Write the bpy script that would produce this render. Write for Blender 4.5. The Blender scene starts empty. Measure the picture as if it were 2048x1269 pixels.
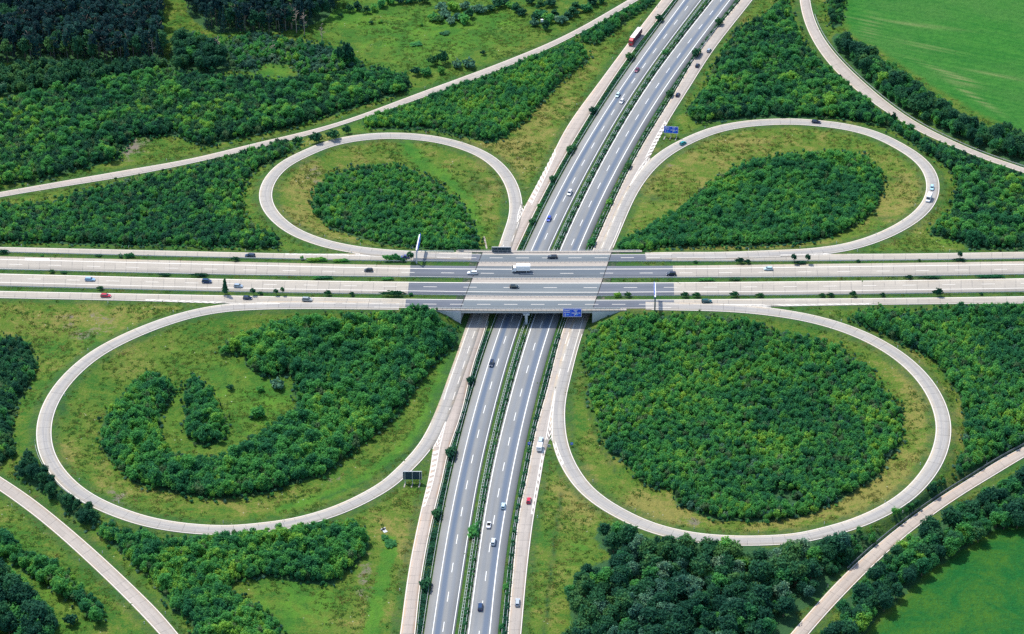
import bpy, bmesh, math, random
import numpy as np
from mathutils import Vector, Matrix
rng = np.random.default_rng(7); random.seed(7)
S = bpy.context.scene; COL = S.collection
# ------------------------------------------------------------------ camera model (photo pixels, 2048 x 1269)
F = 5290.0; HC = 643.0; PIT = math.radians(33.0); CXP, CYP = 1024.0, 634.5
CD = HC/math.tan(PIT); sp, cp = math.sin(PIT), math.cos(PIT)
def unproj(px, py, z):
    px = np.asarray(px, float); py = np.asarray(py, float); z = np.asarray(z, float)
    u = px-CXP; v = CYP-py
    dy = v*sp+F*cp; dz = v*cp-F*sp
    t = (z-HC)/dz
    return u*t, dy*t-CD
def proj(x, y, z):
    x = np.asarray(x, float); y = np.asarray(y, float)+CD; z = np.asarray(z, float)-HC
    d = y*cp-z*sp; v = y*sp+z*cp
    return CXP+F*x/d, CYP-F*v/d
def sstep(t):
    t = np.clip(t, 0, 1); return t*t*(3-2*t)
def zew(X):
    return 7.0-2.4*sstep((np.abs(np.asarray(X)-10)-65)/180)
def unproj_ew(px, py):
    z = 7.0
    for _ in range(5):
        x, y = unproj(px, py, z); z = zew(x)
    return x, y, z
def herm(xs, ys, q):
    xs = np.asarray(xs, float); ys = np.asarray(ys, float); q = np.asarray(q, float)
    d = np.diff(ys)/np.diff(xs); h = np.diff(xs)
    m = np.empty(len(xs)); m[0] = d[0]; m[-1] = d[-1]
    m[1:-1] = (d[:-1]*h[1:]+d[1:]*h[:-1])/(h[1:]+h[:-1])
    i = np.clip(np.searchsorted(xs, q)-1, 0, len(xs)-2)
    t = (q-xs[i])/h[i]; tt = np.clip(t, 0, 1)
    a = ys[i]*(1+2*tt)*(1-tt)**2+ys[i+1]*tt*tt*(3-2*tt)+h[i]*(m[i]*tt*(1-tt)**2+m[i+1]*tt*tt*(tt-1))
    lo = q < xs[0]; hi = q > xs[-1]
    a = np.where(lo, ys[0]+m[0]*(q-xs[0]), a); a = np.where(hi, ys[-1]+m[-1]*(q-xs[-1]), a)
    return a
def gsm(a, s):
    if s <= 0: return a
    k = int(3*s)+1; w = np.exp(-0.5*(np.arange(-k, k+1)/s)**2); w /= w.sum()
    p = np.concatenate([2*a[0]-a[k:0:-1], a, 2*a[-1]-a[-2:-k-2:-1]])
    return np.convolve(p, w, 'valid')
# ------------------------------------------------------------------ object helpers
def newobj(name, me, mat=None, parent=None):
    o = bpy.data.objects.new(name, me); COL.objects.link(o)
    if me is not None and mat is not None:
        for m in (mat if isinstance(mat, (list, tuple)) else [mat]): me.materials.append(m)
    if parent is not None: o.parent = parent
    return o
def tag(o, label=None, cat=None, group=None, kind=None):
    if label: o['label'] = label
    if cat: o['category'] = cat
    if group: o['group'] = group
    if kind: o['kind'] = kind
    return o
def empty(name, loc, rz=0.0, label=None, cat=None, group=None):
    o = bpy.data.objects.new(name, None); COL.objects.link(o)
    o.location = loc; o.rotation_euler = (0, 0, rz); o.empty_display_size = 0.5
    return tag(o, label, cat, group)
def mesh_np(name, V, Fq, smooth=False):
    V = np.asarray(V, np.float32); Fq = np.asarray(Fq, np.int32); n = Fq.shape[1]
    me = bpy.data.meshes.new(name)
    me.vertices.add(len(V)); me.vertices.foreach_set('co', V.ravel())
    me.loops.add(Fq.size); me.loops.foreach_set('vertex_index', Fq.ravel())
    me.polygons.add(len(Fq)); me.polygons.foreach_set('loop_start', np.arange(0, Fq.size, n, dtype=np.int32))
    if smooth: me.polygons.foreach_set('use_smooth', np.ones(len(Fq), bool))
    me.update(calc_edges=True); me.validate()
    return me
def set_uv(me, uv):   # uv per vertex
    lay = me.uv_layers.new(name='road')
    li = np.empty(len(me.loops), np.int32); me.loops.foreach_get('vertex_index', li)
    lay.data.foreach_set('uv', np.asarray(uv, np.float32)[li].ravel())
class MB:
    """collects boxes, prisms and quads that belong to ONE part"""
    def __init__(s): s.v = []; s.f = []; s.m = []
    def add(s, vs, fs, mi=0):
        b = len(s.v); s.v += [tuple(map(float, v)) for v in vs]
        s.f += [tuple(i+b for i in f) for f in fs]; s.m += [mi]*len(fs)
    def hexa(s, b4, t4, mi=0):
        s.add(list(b4)+list(t4), [(3, 2, 1, 0), (4, 5, 6, 7), (0, 1, 5, 4), (1, 2, 6, 5), (2, 3, 7, 6), (3, 0, 4, 7)], mi)
    def box(s, x0, x1, y0, y1, z0, z1, mi=0):
        s.hexa([(x0, y0, z0), (x1, y0, z0), (x1, y1, z0), (x0, y1, z0)], [(x0, y0, z1), (x1, y0, z1), (x1, y1, z1), (x0, y1, z1)], mi)
    def bar(s, p, q, w, h=None, mi=0):
        p = Vector(p); q = Vector(q); d = (q-p).normalized(); h = h or w
        a = d.cross(Vector((0, 0, 1)));  a = Vector((1, 0, 0)) if a.length < 1e-4 else a.normalized()
        c = a.cross(d).normalized(); a = a*w/2; c = c*h/2
        s.hexa([p-a-c, p+a-c, p+a+c, p-a+c], [q-a-c, q+a-c, q+a+c, q-a+c], mi)
    def cyl(s, c, r, h, axis='z', n=12, mi=0, r2=None):
        r2 = r if r2 is None else r2; A = []; B = []
        for i in range(n):
            t = 2*math.pi*i/n; u, w = math.cos(t), math.sin(t)
            if axis == 'z': A.append((c[0]+r*u, c[1]+r*w, c[2])); B.append((c[0]+r2*u, c[1]+r2*w, c[2]+h))
            else: A.append((c[0]+r*u, c[1]-h/2, c[2]+r*w)); B.append((c[0]+r2*u, c[1]+h/2, c[2]+r2*w))
        s.add(A+B, [tuple(range(n-1, -1, -1)), tuple(range(n, 2*n))]+[(i, (i+1) % n, n+(i+1) % n, n+i) for i in range(n)], mi)
    def mesh(s, name, smooth=False, bevel=0):
        me = bpy.data.meshes.new(name); me.from_pydata(s.v, [], s.f)
        bm = bmesh.new(); bm.from_mesh(me)
        for p, i in zip(bm.faces, s.m): p.material_index = i
        bmesh.ops.recalc_face_normals(bm, faces=bm.faces)
        if bevel: bmesh.ops.bevel(bm, geom=list(bm.edges), offset=bevel, segments=2, affect='EDGES', profile=0.6)
        if smooth:
            for p in bm.faces: p.smooth = True
        bm.to_mesh(me); bm.free(); me.update(); return me
    def obj(s, name, mat, parent=None, smooth=False, bevel=0):
        return newobj(name, s.mesh(name, smooth, bevel), mat, parent)
# ------------------------------------------------------------------ node materials
class NT:
    def __init__(s, name, rough=0.9, spec=0.2):
        s.mat = bpy.data.materials.new(name); s.mat.use_nodes = True; s.t = s.mat.node_tree
        s.b = s.t.nodes['Principled BSDF']; s.b.inputs['Roughness'].default_value = rough
        s.b.inputs['Specular IOR Level'].default_value = spec
    def n(s, ty, **kw):
        o = s.t.nodes.new(ty)
        for k, v in kw.items(): setattr(o, k, v)
        return o
    def link(s, a, b): s.t.links.new(a, b)
    def put(s, sock, v):
        if isinstance(v, bpy.types.NodeSocket): s.link(v, sock)
        elif v is not None: sock.default_value = (*v, 1) if isinstance(v, tuple) and len(v) == 3 and sock.type == 'RGBA' else v
    def math(s, op, a, b=None, c=None, clamp=False):
        o = s.n('ShaderNodeMath', operation=op); o.use_clamp = clamp
        for i, v in enumerate((a, b, c)): s.put(o.inputs[i], v)
        return o.outputs[0]
    def mix(s, f, a, b, bt='MIX'):
        o = s.n('ShaderNodeMix', data_type='RGBA', blend_type=bt)
        s.put(o.inputs[0], f); s.put(o.inputs[6], a); s.put(o.inputs[7], b); return o.outputs[2]
    def noise(s, vec, scale, detail=3, rough=0.6, dist=0.0):
        o = s.n('ShaderNodeTexNoise'); s.put(o.inputs['Vector'], vec); o.inputs['Scale'].default_value = scale
        o.inputs['Detail'].default_value = detail; o.inputs['Roughness'].default_value = rough; o.inputs['Distortion'].default_value = dist
        return o.outputs['Fac']
    def ramp(s, v, lo, hi):
        o = s.n('ShaderNodeMapRange'); o.interpolation_type = 'SMOOTHSTEP'; s.put(o.inputs[0], v)
        o.inputs[1].default_value = lo; o.inputs[2].default_value = hi; return o.outputs[0]
    def pos(s): return s.n('ShaderNodeNewGeometry').outputs['Position']
    def attr(s, name, ty='GEOMETRY'):
        o = s.n('ShaderNodeAttribute', attribute_name=name, attribute_type=ty); return o
    def sep(s, v):
        o = s.n('ShaderNodeSeparateXYZ'); s.put(o.inputs[0], v); return o.outputs
    def comb(s, x, y, z=0.0):
        o = s.n('ShaderNodeCombineXYZ')
        for i, v in enumerate((x, y, z)): s.put(o.inputs[i], v)
        return o.outputs[0]
    def bump(s, h, strength=0.5, dist=0.3):
        o = s.n('ShaderNodeBump'); o.inputs['Strength'].default_value = strength; o.inputs['Distance'].default_value = dist
        s.put(o.inputs['Height'], h); s.link(o.outputs[0], s.b.inputs['Normal'])
    def out(s, col): s.put(s.b.inputs['Base Color'], col); return s.mat
def plain(name, col, rough=0.6, spec=0.3, metal=0.0, var=0.12, scale=1.5):
    m = NT(name, rough, spec); m.b.inputs['Metallic'].default_value = metal
    f = m.noise(m.pos(), scale, 3)
    a = tuple(c*(1-var) for c in col); b = tuple(min(1, c*(1+var)) for c in col)
    return m.out(m.mix(f, a, b))
def concrete_mat(name, base, tint, joint=5.0, edge=0.5, tyre=0.10):
    m = NT(name, 0.85, 0.2)
    uv = m.n('ShaderNodeUVMap', uv_map='road').outputs[0]; u, v, _ = m.sep(uv)
    wd = m.attr('halfw').outputs['Fac']
    big = m.noise(m.pos(), 0.05, 4); fine = m.noise(m.pos(), 0.9, 5, 0.7)
    st = m.noise(m.comb(m.math('MULTIPLY', u, 0.03), m.math('MULTIPLY', v, 1.3)), 1.0, 4, 0.6)
    slab = m.n('ShaderNodeTexWhiteNoise', noise_dimensions='2D')
    m.link(m.comb(m.math('FLOOR', m.math('DIVIDE', u, joint)), m.math('FLOOR', m.math('DIVIDE', v, 3.4))), slab.inputs['Vector'])
    c = m.mix(m.ramp(big, 0.3, 0.7), base, tuple(x*0.9 for x in base))
    c = m.mix(m.ramp(st, 0.35, 0.7), c, tuple(x*0.84 for x in base))
    c = m.mix(m.math('MULTIPLY', m.math('POWER', slab.outputs['Value'], 2.0), 0.6), c, tuple(x*0.76 for x in base))
    # warm staining along both borders, grey wheel lanes in the middle
    dist = m.math('SUBTRACT', wd, m.math('ABSOLUTE', m.math('SUBTRACT', v, wd)))
    e = m.math('MULTIPLY', m.math('SUBTRACT', 1.0, m.ramp(dist, 0.3, 1.5)), m.ramp(m.noise(m.pos(), 0.11, 3), 0.35, 0.7))
    c = m.mix(m.math('MULTIPLY', e, edge), c, tint)
    tw = m.math('MULTIPLY', m.ramp(dist, 1.1, 2.2), m.math('ADD', 0.45, m.math('MULTIPLY', m.ramp(st, 0.35, 0.65), 0.6)))
    c = m.mix(m.math('MULTIPLY', tw, tyre, clamp=True), c, (0.25, 0.255, 0.27))
    ck = m.noise(m.comb(m.math('MULTIPLY', u, 0.16), m.math('MULTIPLY', v, 0.7)), 1.0, 6, 0.75, 1.5)
    c = m.mix(m.math('MULTIPLY', m.math('SUBTRACT', 1.0, m.ramp(m.math('ABSOLUTE', m.math('SUBTRACT', ck, 0.5)), 0.0, 0.018)), 0.35), c, (0.15, 0.14, 0.13))
    c = m.mix(m.math('MULTIPLY', m.ramp(fine, 0.45, 0.75), 0.25), c, tuple(x*0.7 for x in base))
    fj = m.math('FRACT', m.math('DIVIDE', u, joint)); j = m.math('LESS_THAN', fj, 0.05)
    jn = m.math('MULTIPLY', j, m.ramp(m.noise(m.pos(), 0.25, 2), 0.35, 0.6))
    fl = m.math('LESS_THAN', m.math('ABSOLUTE', m.math('SUBTRACT', v, m.math('MULTIPLY', wd, 0.98))), 0.06)
    c = m.mix(m.math('MULTIPLY', m.math('MAXIMUM', jn, m.math('MULTIPLY', fl, 0.6)), 0.62), c, (0.13, 0.125, 0.12))
    m.bump(fine, 0.15, 0.02)
    return m.out(c)
def asphalt_mat(name, base, bands=(), streak=0.25):
    m = NT(name, 0.85, 0.25)
    uv = m.n('ShaderNodeUVMap', uv_map='road').outputs[0]; u, v, _ = m.sep(uv)
    fine = m.noise(m.pos(), 1.2, 5, 0.75); big = m.noise(m.pos(), 0.04, 3)
    st = m.noise(m.comb(m.math('MULTIPLY', u, 0.012), m.math('MULTIPLY', v, 0.9)), 1.0, 4, 0.65)
    c = m.mix(m.ramp(big, 0.3, 0.7), base, tuple(x*0.86 for x in base))
    c = m.mix(m.math('MULTIPLY', m.ramp(st, 0.4, 0.65), streak), c, tuple(x*1.25 for x in base))
    c = m.mix(m.math('MULTIPLY', m.ramp(fine, 0.4, 0.8), 0.3), c, tuple(x*0.7 for x in base))
    for ctr, hw, amt, dark in bands:
        d = m.math('ABSOLUTE', m.math('SUBTRACT', v, ctr))
        w = m.math('SUBTRACT', 1.0, m.ramp(d, hw*0.25, hw))
        w = m.math('MULTIPLY', w, m.math('ADD', 0.6, m.math('MULTIPLY', st, 0.7)))
        c = m.mix(m.math('MULTIPLY', w, amt, clamp=True), c, dark)
    m.bump(fine, 0.2, 0.02)
    return m.out(c)
def leaf_mat(name, c0, c1, c2, trans=0.22, big=0.035):
    m = NT(name, 0.75, 0.15)
    oi = m.n('ShaderNodeObjectInfo').outputs['Random']
    lv = m.attr('leafvar').outputs['Fac']
    bn = m.noise(m.pos(), big, 3, 0.55); mid = m.noise(m.pos(), 0.22, 2)
    f = m.math('ADD', m.math('MULTIPLY', oi, 0.52), m.math('MULTIPLY', lv, 0.34))
    f = m.math('ADD', f, m.math('MULTIPLY', m.math('SUBTRACT', m.ramp(bn, 0.3, 0.7), 0.5), 0.55))
    f = m.math('ADD', f, m.math('MULTIPLY', m.math('SUBTRACT', m.ramp(mid, 0.3, 0.7), 0.5), 0.35), clamp=True)
    c = m.mix(m.ramp(f, 0.12, 0.55), c0, c1); c = m.mix(m.ramp(f, 0.58, 0.95), c, c2)
    m.out(c)
    tr = m.n('ShaderNodeBsdfTranslucent'); m.link(c, tr.inputs[0])
    mx = m.n('ShaderNodeMixShader'); mx.inputs[0].default_value = trans
    m.link(m.b.outputs[0], mx.inputs[1]); m.link(tr.outputs[0], mx.inputs[2])
    m.link(mx.outputs[0], m.t.nodes['Material Output'].inputs[0])
    return m.mat
M = {}
CB = (0.50, 0.455, 0.405)
M['conc'] = concrete_mat('pale_concrete', (0.435, 0.385, 0.335), (0.53, 0.35, 0.21))
M['conc_warm'] = concrete_mat('warm_concrete', (0.465, 0.395, 0.335), (0.57, 0.33, 0.17), edge=0.75)
M['conc_ew'] = concrete_mat('motorway_concrete', (0.435, 0.393, 0.328), (0.49, 0.38, 0.26), edge=0.4)
M['conc_loop'] = concrete_mat('loop_concrete', (0.430, 0.397, 0.345), (0.52, 0.385, 0.24), edge=0.6, tyre=0.5)
blue = (0.095, 0.130, 0.185)
M['asph_w'] = asphalt_mat('asphalt_south', (0.232, 0.236, 0.232), [(5.0, 1.7, 0.95, blue), (8.6, 1.2, 0.25, blue)])
M['asph_e'] = asphalt_mat('asphalt_north', (0.224, 0.230, 0.230), [(6.9, 1.8, 0.85, blue), (3.0, 1.2, 0.2, blue)])
M['asph_dark'] = asphalt_mat('asphalt_dark', (0.128, 0.140, 0.162), [(3.6, 2.6, 0.3, (0.085, 0.105, 0.14))], 0.5)
M['asph_bridge'] = asphalt_mat('asphalt_bridge', (0.160, 0.182, 0.190), [(3.6, 2.8, 0.45, (0.11, 0.135, 0.16))], 0.45)
M['asph_far'] = asphalt_mat('asphalt_far_lanes', (0.130, 0.150, 0.165), [(4.8, 3.2, 0.5, (0.085, 0.108, 0.135))], 0.45)
M['paint'] = plain('road_paint', (0.80, 0.80, 0.77), 0.7, 0.2, var=0.08, scale=3)
M['paint_warm'] = plain('worn_paint', (0.68, 0.64, 0.57), 0.7, 0.2, var=0.1, scale=2)
M['patch'] = plain('new_concrete', (0.60, 0.575, 0.54), 0.8)
M['deckc'] = plain('deck_concrete', (0.37, 0.330, 0.285), 0.85, 0.2, var=0.18, scale=0.6)
M['abut'] = plain('weathered_concrete', (0.50, 0.51, 0.52), 0.9, 0.2, var=0.2, scale=0.5)
M['galv'] = plain('galvanised_steel', (0.50, 0.53, 0.54), 0.5, 0.5, metal=0.3)
M['galv_dark'] = plain('dull_steel', (0.12, 0.16, 0.17), 0.5, 0.5, metal=0.3)
M['white'] = plain('white_coat', (0.78, 0.78, 0.77), 0.45, 0.4, var=0.04)
M['signblue'] = plain('sign_blue', (0.005, 0.075, 0.60), 0.4, 0.4, var=0.05)
M['signlight'] = plain('sign_pale_blue', (0.12, 0.42, 0.85), 0.4, 0.4, var=0.05)
M['signback'] = plain('sign_back', (0.02, 0.045, 0.065), 0.6, 0.3)
M['black'] = plain('black_rubber', (0.02, 0.02, 0.022), 0.7, 0.3)
M['glass'] = plain('dark_glass', (0.02, 0.03, 0.04), 0.08, 0.8, var=0.02)
M['bark'] = plain('grey_bark', (0.13, 0.10, 0.075), 0.9, 0.1, var=0.3, scale=4)
M['bark_pale'] = plain('pale_pine_bark', (0.17, 0.15, 0.13), 0.9, 0.1, var=0.3, scale=2)
M['deadwood'] = plain('dead_wood', (0.34, 0.27, 0.22), 0.9, 0.1, var=0.3, scale=2)
M['lamp'] = plain('lamp_glass', (0.75, 0.76, 0.74), 0.2, 0.6, var=0.02)
M['tail'] = plain('tail_glass', (0.35, 0.01, 0.01), 0.25, 0.6, var=0.02)
M['leaf'] = leaf_mat('leaf_young_wood', (0.036, 0.190, 0.076), (0.094, 0.345, 0.080), (0.255, 0.480, 0.068), 0.48)
M['leaf2'] = leaf_mat('leaf_bright', (0.052, 0.225, 0.068), (0.140, 0.375, 0.064), (0.310, 0.490, 0.066), 0.46)
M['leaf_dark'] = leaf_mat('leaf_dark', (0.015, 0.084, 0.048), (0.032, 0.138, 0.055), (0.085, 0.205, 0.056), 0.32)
M['leaf_blue'] = leaf_mat('leaf_bluegreen', (0.042, 0.140, 0.095), (0.090, 0.220, 0.130), (0.18, 0.30, 0.17), 0.3)
M['needle'] = leaf_mat('pine_needles', (0.007, 0.040, 0.044), (0.014, 0.068, 0.062), (0.026, 0.100, 0.072), 0.2)
# ------------------------------------------------------------------ ROADS (traced edges, pixels)
class Road: pass
ROADS = []
def road(name, xl, yl, xr, yr, zl, mat, seg=None, lift=0.0, skirt=0.45, mats=None, breaks=None):
    r = Road(); r.name = name
    r.L = np.stack([xl, yl, zl+lift], 1); r.R = np.stack([xr, yr, zl+lift], 1)
    c = (r.L+r.R)/2; r.C = c
    r.u = np.concatenate([[0], np.cumsum(np.hypot(*np.diff(c[:, :2], axis=0).T))])
    r.w = np.hypot(r.L[:, 0]-r.R[:, 0], r.L[:, 1]-r.R[:, 1])
    r.mat = mat; r.skirt = skirt; r.mats = mats; r.seg = seg
    ROADS.append(r); return r
def build_road(r, kind_label=None):
    n = len(r.L); cols = [r.L-[0, 0, r.skirt], r.L, (r.L*2+r.R)/3, (r.L+r.R*2)/3, r.R, r.R-[0, 0, r.skirt]]
    V = np.stack(cols, 1).reshape(-1, 3); k = 6
    i = np.arange(n-1)[:, None]*k+np.arange(k-1)[None, :]
    Fq = np.stack([i, i+1, i+k+1, i+k], -1).reshape(-1, 4)
    me = mesh_np(r.name, V, Fq)
    z = np.zeros(n)
    vv = np.stack([z-0.1, z, r.w/3, 2*r.w/3, r.w, r.w+0.1], 1).ravel(); uu = np.repeat(r.u, k)
    # face orientation: make sure tops look up
    set_uv(me, np.stack([uu, vv], 1))
    at = me.attributes.new('halfw', 'FLOAT', 'POINT'); at.data.foreach_set('value', np.repeat(r.w/2, k).astype(np.float32))
    if me.polygons[len(me.polygons)//2//5*5+2].normal.z < 0: me.flip_normals()
    o = newobj(r.name, me, r.mats or r.mat)
    if r.seg is not None:
        me.polygons.foreach_set('material_index', np.repeat(r.seg, k-1).astype(np.int32))
    tag(o, kind='structure'); return o
# --- north-south carriageways: x as function of y
def ns_edge(pts, yq, s=8):
    p = np.array(sorted(pts, key=lambda a: a[1])); return gsm(herm(p[:, 1], p[:, 0], yq), s)
YQ = np.arange(-170, 1475, 5.0)
WL = [(1357.8,0),(1246.5,150),(1140,317),(1047.8,502),(984,659),(940.8,796.5),(902,951),(873,1102),(848,1269)]
WR = [(1405,0),(1289.5,150),(1189.5,317),(1098,502),(1034,663),(993,809),(958.8,951),(934.5,1102),(909,1269)]
EL = [(1424,0),(1305,150),(1205,317),(1116,502),(1056,659),(1021,781.5),(979,951),(955,1102),(933,1269)]
ER = [(1471.5,0),(1357,150),(1255,317),(1168,502),(1110,659),(1074,784),(1037.8,951),(1012,1102),(995.7,1269)]
CWL = [(1322.8,0),(1284,50),(1209,150),(1122.8,272.5),(1101.5,317),(1051.5,409.5),(1034,442),(1012,478),(1000,503),(942,641.5),(934.5,659),(917,709),(899.5,759),(886,800),(878,836),(865.8,896.5),(858,951),(845.8,1002),(819.5,1127),(799.5,1269)]
CWR = [(1347,0),(1250,124),(1199,200),(1154,272.5),(1127.8,317),(1082.8,399.5),(1032.8,503),(977,634),(970.8,659),(952,714),(939.5,759),(924.5,824),(909.5,868),(898,900),(887,951),(864,1045),(842,1164.5),(830.8,1269)]
CEL = [(1482,0),(1400,100),(1346.5,190),(1270,317),(1224,412),(1184,503),(1132.8,639),(1124,664),(1092.8,784),(1071.5,859),(1054,951),(1039,1019.5),(1024,1159.5),(1014.5,1269)]
CER = [(1505.5,0),(1424,105),(1376.5,180),(1341.5,235),(1315,282.5),(1301.5,312.5),(1273,368),(1248,432),(1231.5,477),(1217.8,503),(1166.5,639),(1160,664),(1149,701.5),(1134,755),(1119,800),(1107,842),(1097.8,884),(1094,893),(1082.8,951),(1069,1027),(1056.5,1122),(1042.8,1269)]
def ns_road(name, l, r, mat, s=8):
    xl, yl = unproj(ns_edge(l, YQ, s), YQ, 0.0); xr, yr = unproj(ns_edge(r, YQ, s), YQ, 0.0)
    return road(name, xl, yl, xr, yr, np.zeros(len(YQ)), mat)
RW = ns_road('motorway', WL, WR, M['asph_w'], 14)
RE = ns_road('motorway', EL, ER, M['asph_e'], 14)
RCW = ns_road('collector_road', CWL, CWR, M['conc_warm'], 3)
RCE = ns_road('collector_road', CEL, CER, M['conc'], 3)
# --- east-west carriageways: y as function of x
def ew_edge(pts, xq, s=8):
    p = np.array(pts); return gsm(herm(p[:, 0], p[:, 1], xq), s)
XQ0 = np.arange(-698, 2760, 8.0)
SX = [0, 512, 812, 1024, 1216, 1344, 1536, 1786, 2048]
E_ft = [(0,494.5),(300,501),(512,506),(690,508.6),(740,507),(812,505.2),(862,506.3),(912,507.6),(1024,509.3),(1216,509),(1344,508.2),(1450,508.4),(1661,508.3),(1786,508),(2048,504)]
E_fb = list(zip(SX, [504.5,517,522.8,524,523.3,523,523,521,518]))
E_mt = list(zip(SX, [513,525,531,533,532.5,532,529.5,526.5,523]))
E_mb = list(zip(SX, [539,551,554.3,557,556,555.5,555,553.3,549]))
E_nt = list(zip(SX, [547.5,559.5,564,565.5,565.5,565.2,563.5,561,557]))
E_nb = list(zip(SX, [572.5,584.8,589.5,592,592.3,591.5,591,588,584]))
E_ct = list(zip(SX, [582.5,592.5,598,600,600,599.5,598,596.5,593]))
E_cb = [(0,596.5),(200,600.5),(330,603.5),(450,607.5),(560,610),(640,612.5),(740,615.6),(812,616.3),(1024,618),(1216,617.4),(1344,616.8),(1430,614.5),(1543.5,613.6),(1640,611.6),(1786,609.5),(2048,607.3)]
def ew_road(name, t, b, cuts):
    xq = np.unique(np.concatenate([XQ0, np.array([c[i] for c in cuts for i in (0, 1)])]))
    # skewed cuts: use the same world stations by interpolating px along the cut
    idx = np.arange(len(xq))
    def run(ed, k):
        knots = [-698]+[c[k] for c in cuts]+[2750]
        ref = [-698]+[c[0] for c in cuts]+[2750]
        q = np.interp(xq0, ref, knots); return q
    xq0 = np.unique(np.concatenate([XQ0, [c[0] for c in cuts]]))
    qa, qb = run(t, 0), run(b, 1)
    ya, yb = np.interp(qa, XQ0, ew_edge(t, XQ0)), np.interp(qb, XQ0, ew_edge(b, XQ0))
    xa, Ya, za = unproj_ew(qa, ya); xb, Yb, zb = unproj_ew(qb, yb)
    zz = (za+zb)/2
    xa, Ya = unproj(qa, ya, zz); xb, Yb = unproj(qb, yb, zz)
    mid = (xq0[:-1]+xq0[1:])/2; c = [k[0] for k in cuts]
    seg = np.where((mid < c[0]) | (mid > c[3]), 0, np.where((mid > c[1]) & (mid < c[2]), 2, 1))
    r = road(name, xa, Ya, xb, Yb, zz, None, seg=seg, mats=[M['conc_ew'], M['asph_dark'], M['asph_bridge']])
    r.px = xq0; return r
RFC = ew_road('collector_road', E_ft, E_fb, [(828,826),(965,957),(1222,1217),(1344,1344)])
RFM = ew_road('motorway', E_mt, E_mb, [(821,819),(955,943),(1216,1206),(1345.5,1347)])
RFM.mats = [M['conc_ew'], M['asph_dark'], M['asph_far']]
RNM = ew_road('motorway', E_nt, E_nb, [(818,815),(939,928),(1203,1194),(1347.5,1348)])
RNC = ew_road('collector_road', E_ct, E_cb, [(812,810),(927,922),(1191,1186),(1348,1348.5)])
# --- curved ramps from centre lines or edge pairs
def curve(pts, step=4.0, s=4):
    p = np.array(pts, float); d = np.concatenate([[0], np.cumsum(np.hypot(*np.diff(p, axis=0).T))])
    q = np.arange(0, d[-1], step); return gsm(herm(d, p[:, 0], q), s), gsm(herm(d, p[:, 1], q), s), q, d
def loop(name, pts, i0, i1, width, mat):
    """centre line from the north-south end (z 0) to the east-west end (embankment)"""
    px, py, q, d = curve(pts)
    f = sstep((q-d[i0]-15)/(d[i1]-d[i0]-30)); z = np.zeros(len(px))
    for _ in range(6):
        x, y = unproj(px, py, z); z = f*zew(x)
    tx, ty = np.gradient(x), np.gradient(y); l = np.hypot(tx, ty); nx, ny = -ty/l, tx/l
    w = width/2
    return road(name, x+nx*w, y+ny*w, x-nx*w, y-ny*w, z, mat, lift=0.008)
L_NW = [(1002,515),(1009,500),(1017,473),(1027.5,446),(1033,420),(1031,395),(1023,368),(1004,339),(971,312),(930,294),(880,280.5),(825,273.3),(770,271.8),(720,275.5),(660,287.5),(605,310),(566,331),(541,357),(529,384),(531,406),(546,430),(577,457),(630,481),(702,498.3),(760,505.5),(832,509.8),(900,511.8),(945,513)]
L_NE = [(1203,520),(1210,503),(1221,477),(1236.8,439.5),(1262,385),(1290,344.5),(1316.5,318),(1343,299),(1374,282.5),(1424,262),(1486.5,248.7),(1536,244.5),(1590,243.5),(1647,247.8),(1703,256),(1755,271),(1805,296),(1838,318),(1857,338.5),(1866.8,362),(1867.6,380),(1861,402),(1845,423),(1807,451),(1755,476),(1698,493.5),(1636,503),(1536,508.5),(1449,511.5),(1344,512),(1290,513)]
L_SE = [(1172,615),(1152.5,661.5),(1142,695),(1132,734),(1124,766.5),(1117,796.5),(1114.5,834),(1116.5,865),(1123,897),(1136.5,930),(1149,951),(1166.5,974),(1199,1002),(1242.8,1028.5),(1292.8,1051.5),(1342.8,1066.5),(1392.8,1075.8),(1449,1080.7),(1536,1081),(1596,1076.5),(1656,1063.5),(1721,1043.5),(1773.5,1019),(1816,991),(1846,961),(1872,922),(1884.5,887),(1888.3,859),(1884.5,830),(1876,805),(1859.8,775),(1833.5,742.8),(1798.5,712.5),(1748.5,682),(1698.5,660),(1626,638.5),(1553,625.5),(1500,619.4),(1440,615.4),(1349,613.3),(1290,612)]
L_SW = [(962,612),(946,654),(936,684),(927,711.5),(916,741.5),(905,773),(894.5,803),(884,829),(873,854),(858,882),(836,911),(800.8,946.5),(787,960),(737,992),(677,1020),(594.5,1044.5),(512,1056.5),(457.5,1060.5),(400,1059),(337.5,1052),(281,1040),(231,1022.8),(185,1002),(150,979.5),(120.5,951),(104,929),(91,900),(86.8,871.5),(89.5,840),(101,807),(122,773),(156,736.5),(193,707.5),(238,682.3),(290,659),(340,640.8),(398,625),(452,616.2),(512,612.2),(637,610.6),(740,611.5),(800,612)]
RL = [loop('loop_road', L_NW, 4, 23, 6.3, M['conc_loop']), loop('loop_road', L_NE, 5, 26, 6.4, M['conc_loop']),
      loop('loop_road', L_SE, 7, 36, 6.5, M['conc_loop']), loop('loop_road', L_SW, 8, 37, 6.4, M['conc_loop'])]
def ramp(name, a, b, mat):
    n = 280
    def rs(p):
        p = np.array(p, float); d = np.concatenate([[0], np.cumsum(np.hypot(*np.diff(p, axis=0).T))])
        q = np.linspace(0, d[-1], n); return gsm(herm(d, p[:, 0], q), 5), gsm(herm(d, p[:, 1], q), 5)
    ax, ay = unproj(*rs(a), 0.0); bx, by = unproj(*rs(b), 0.0)
    return road(name, ax, ay, bx, by, np.zeros(n), mat)
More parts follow.
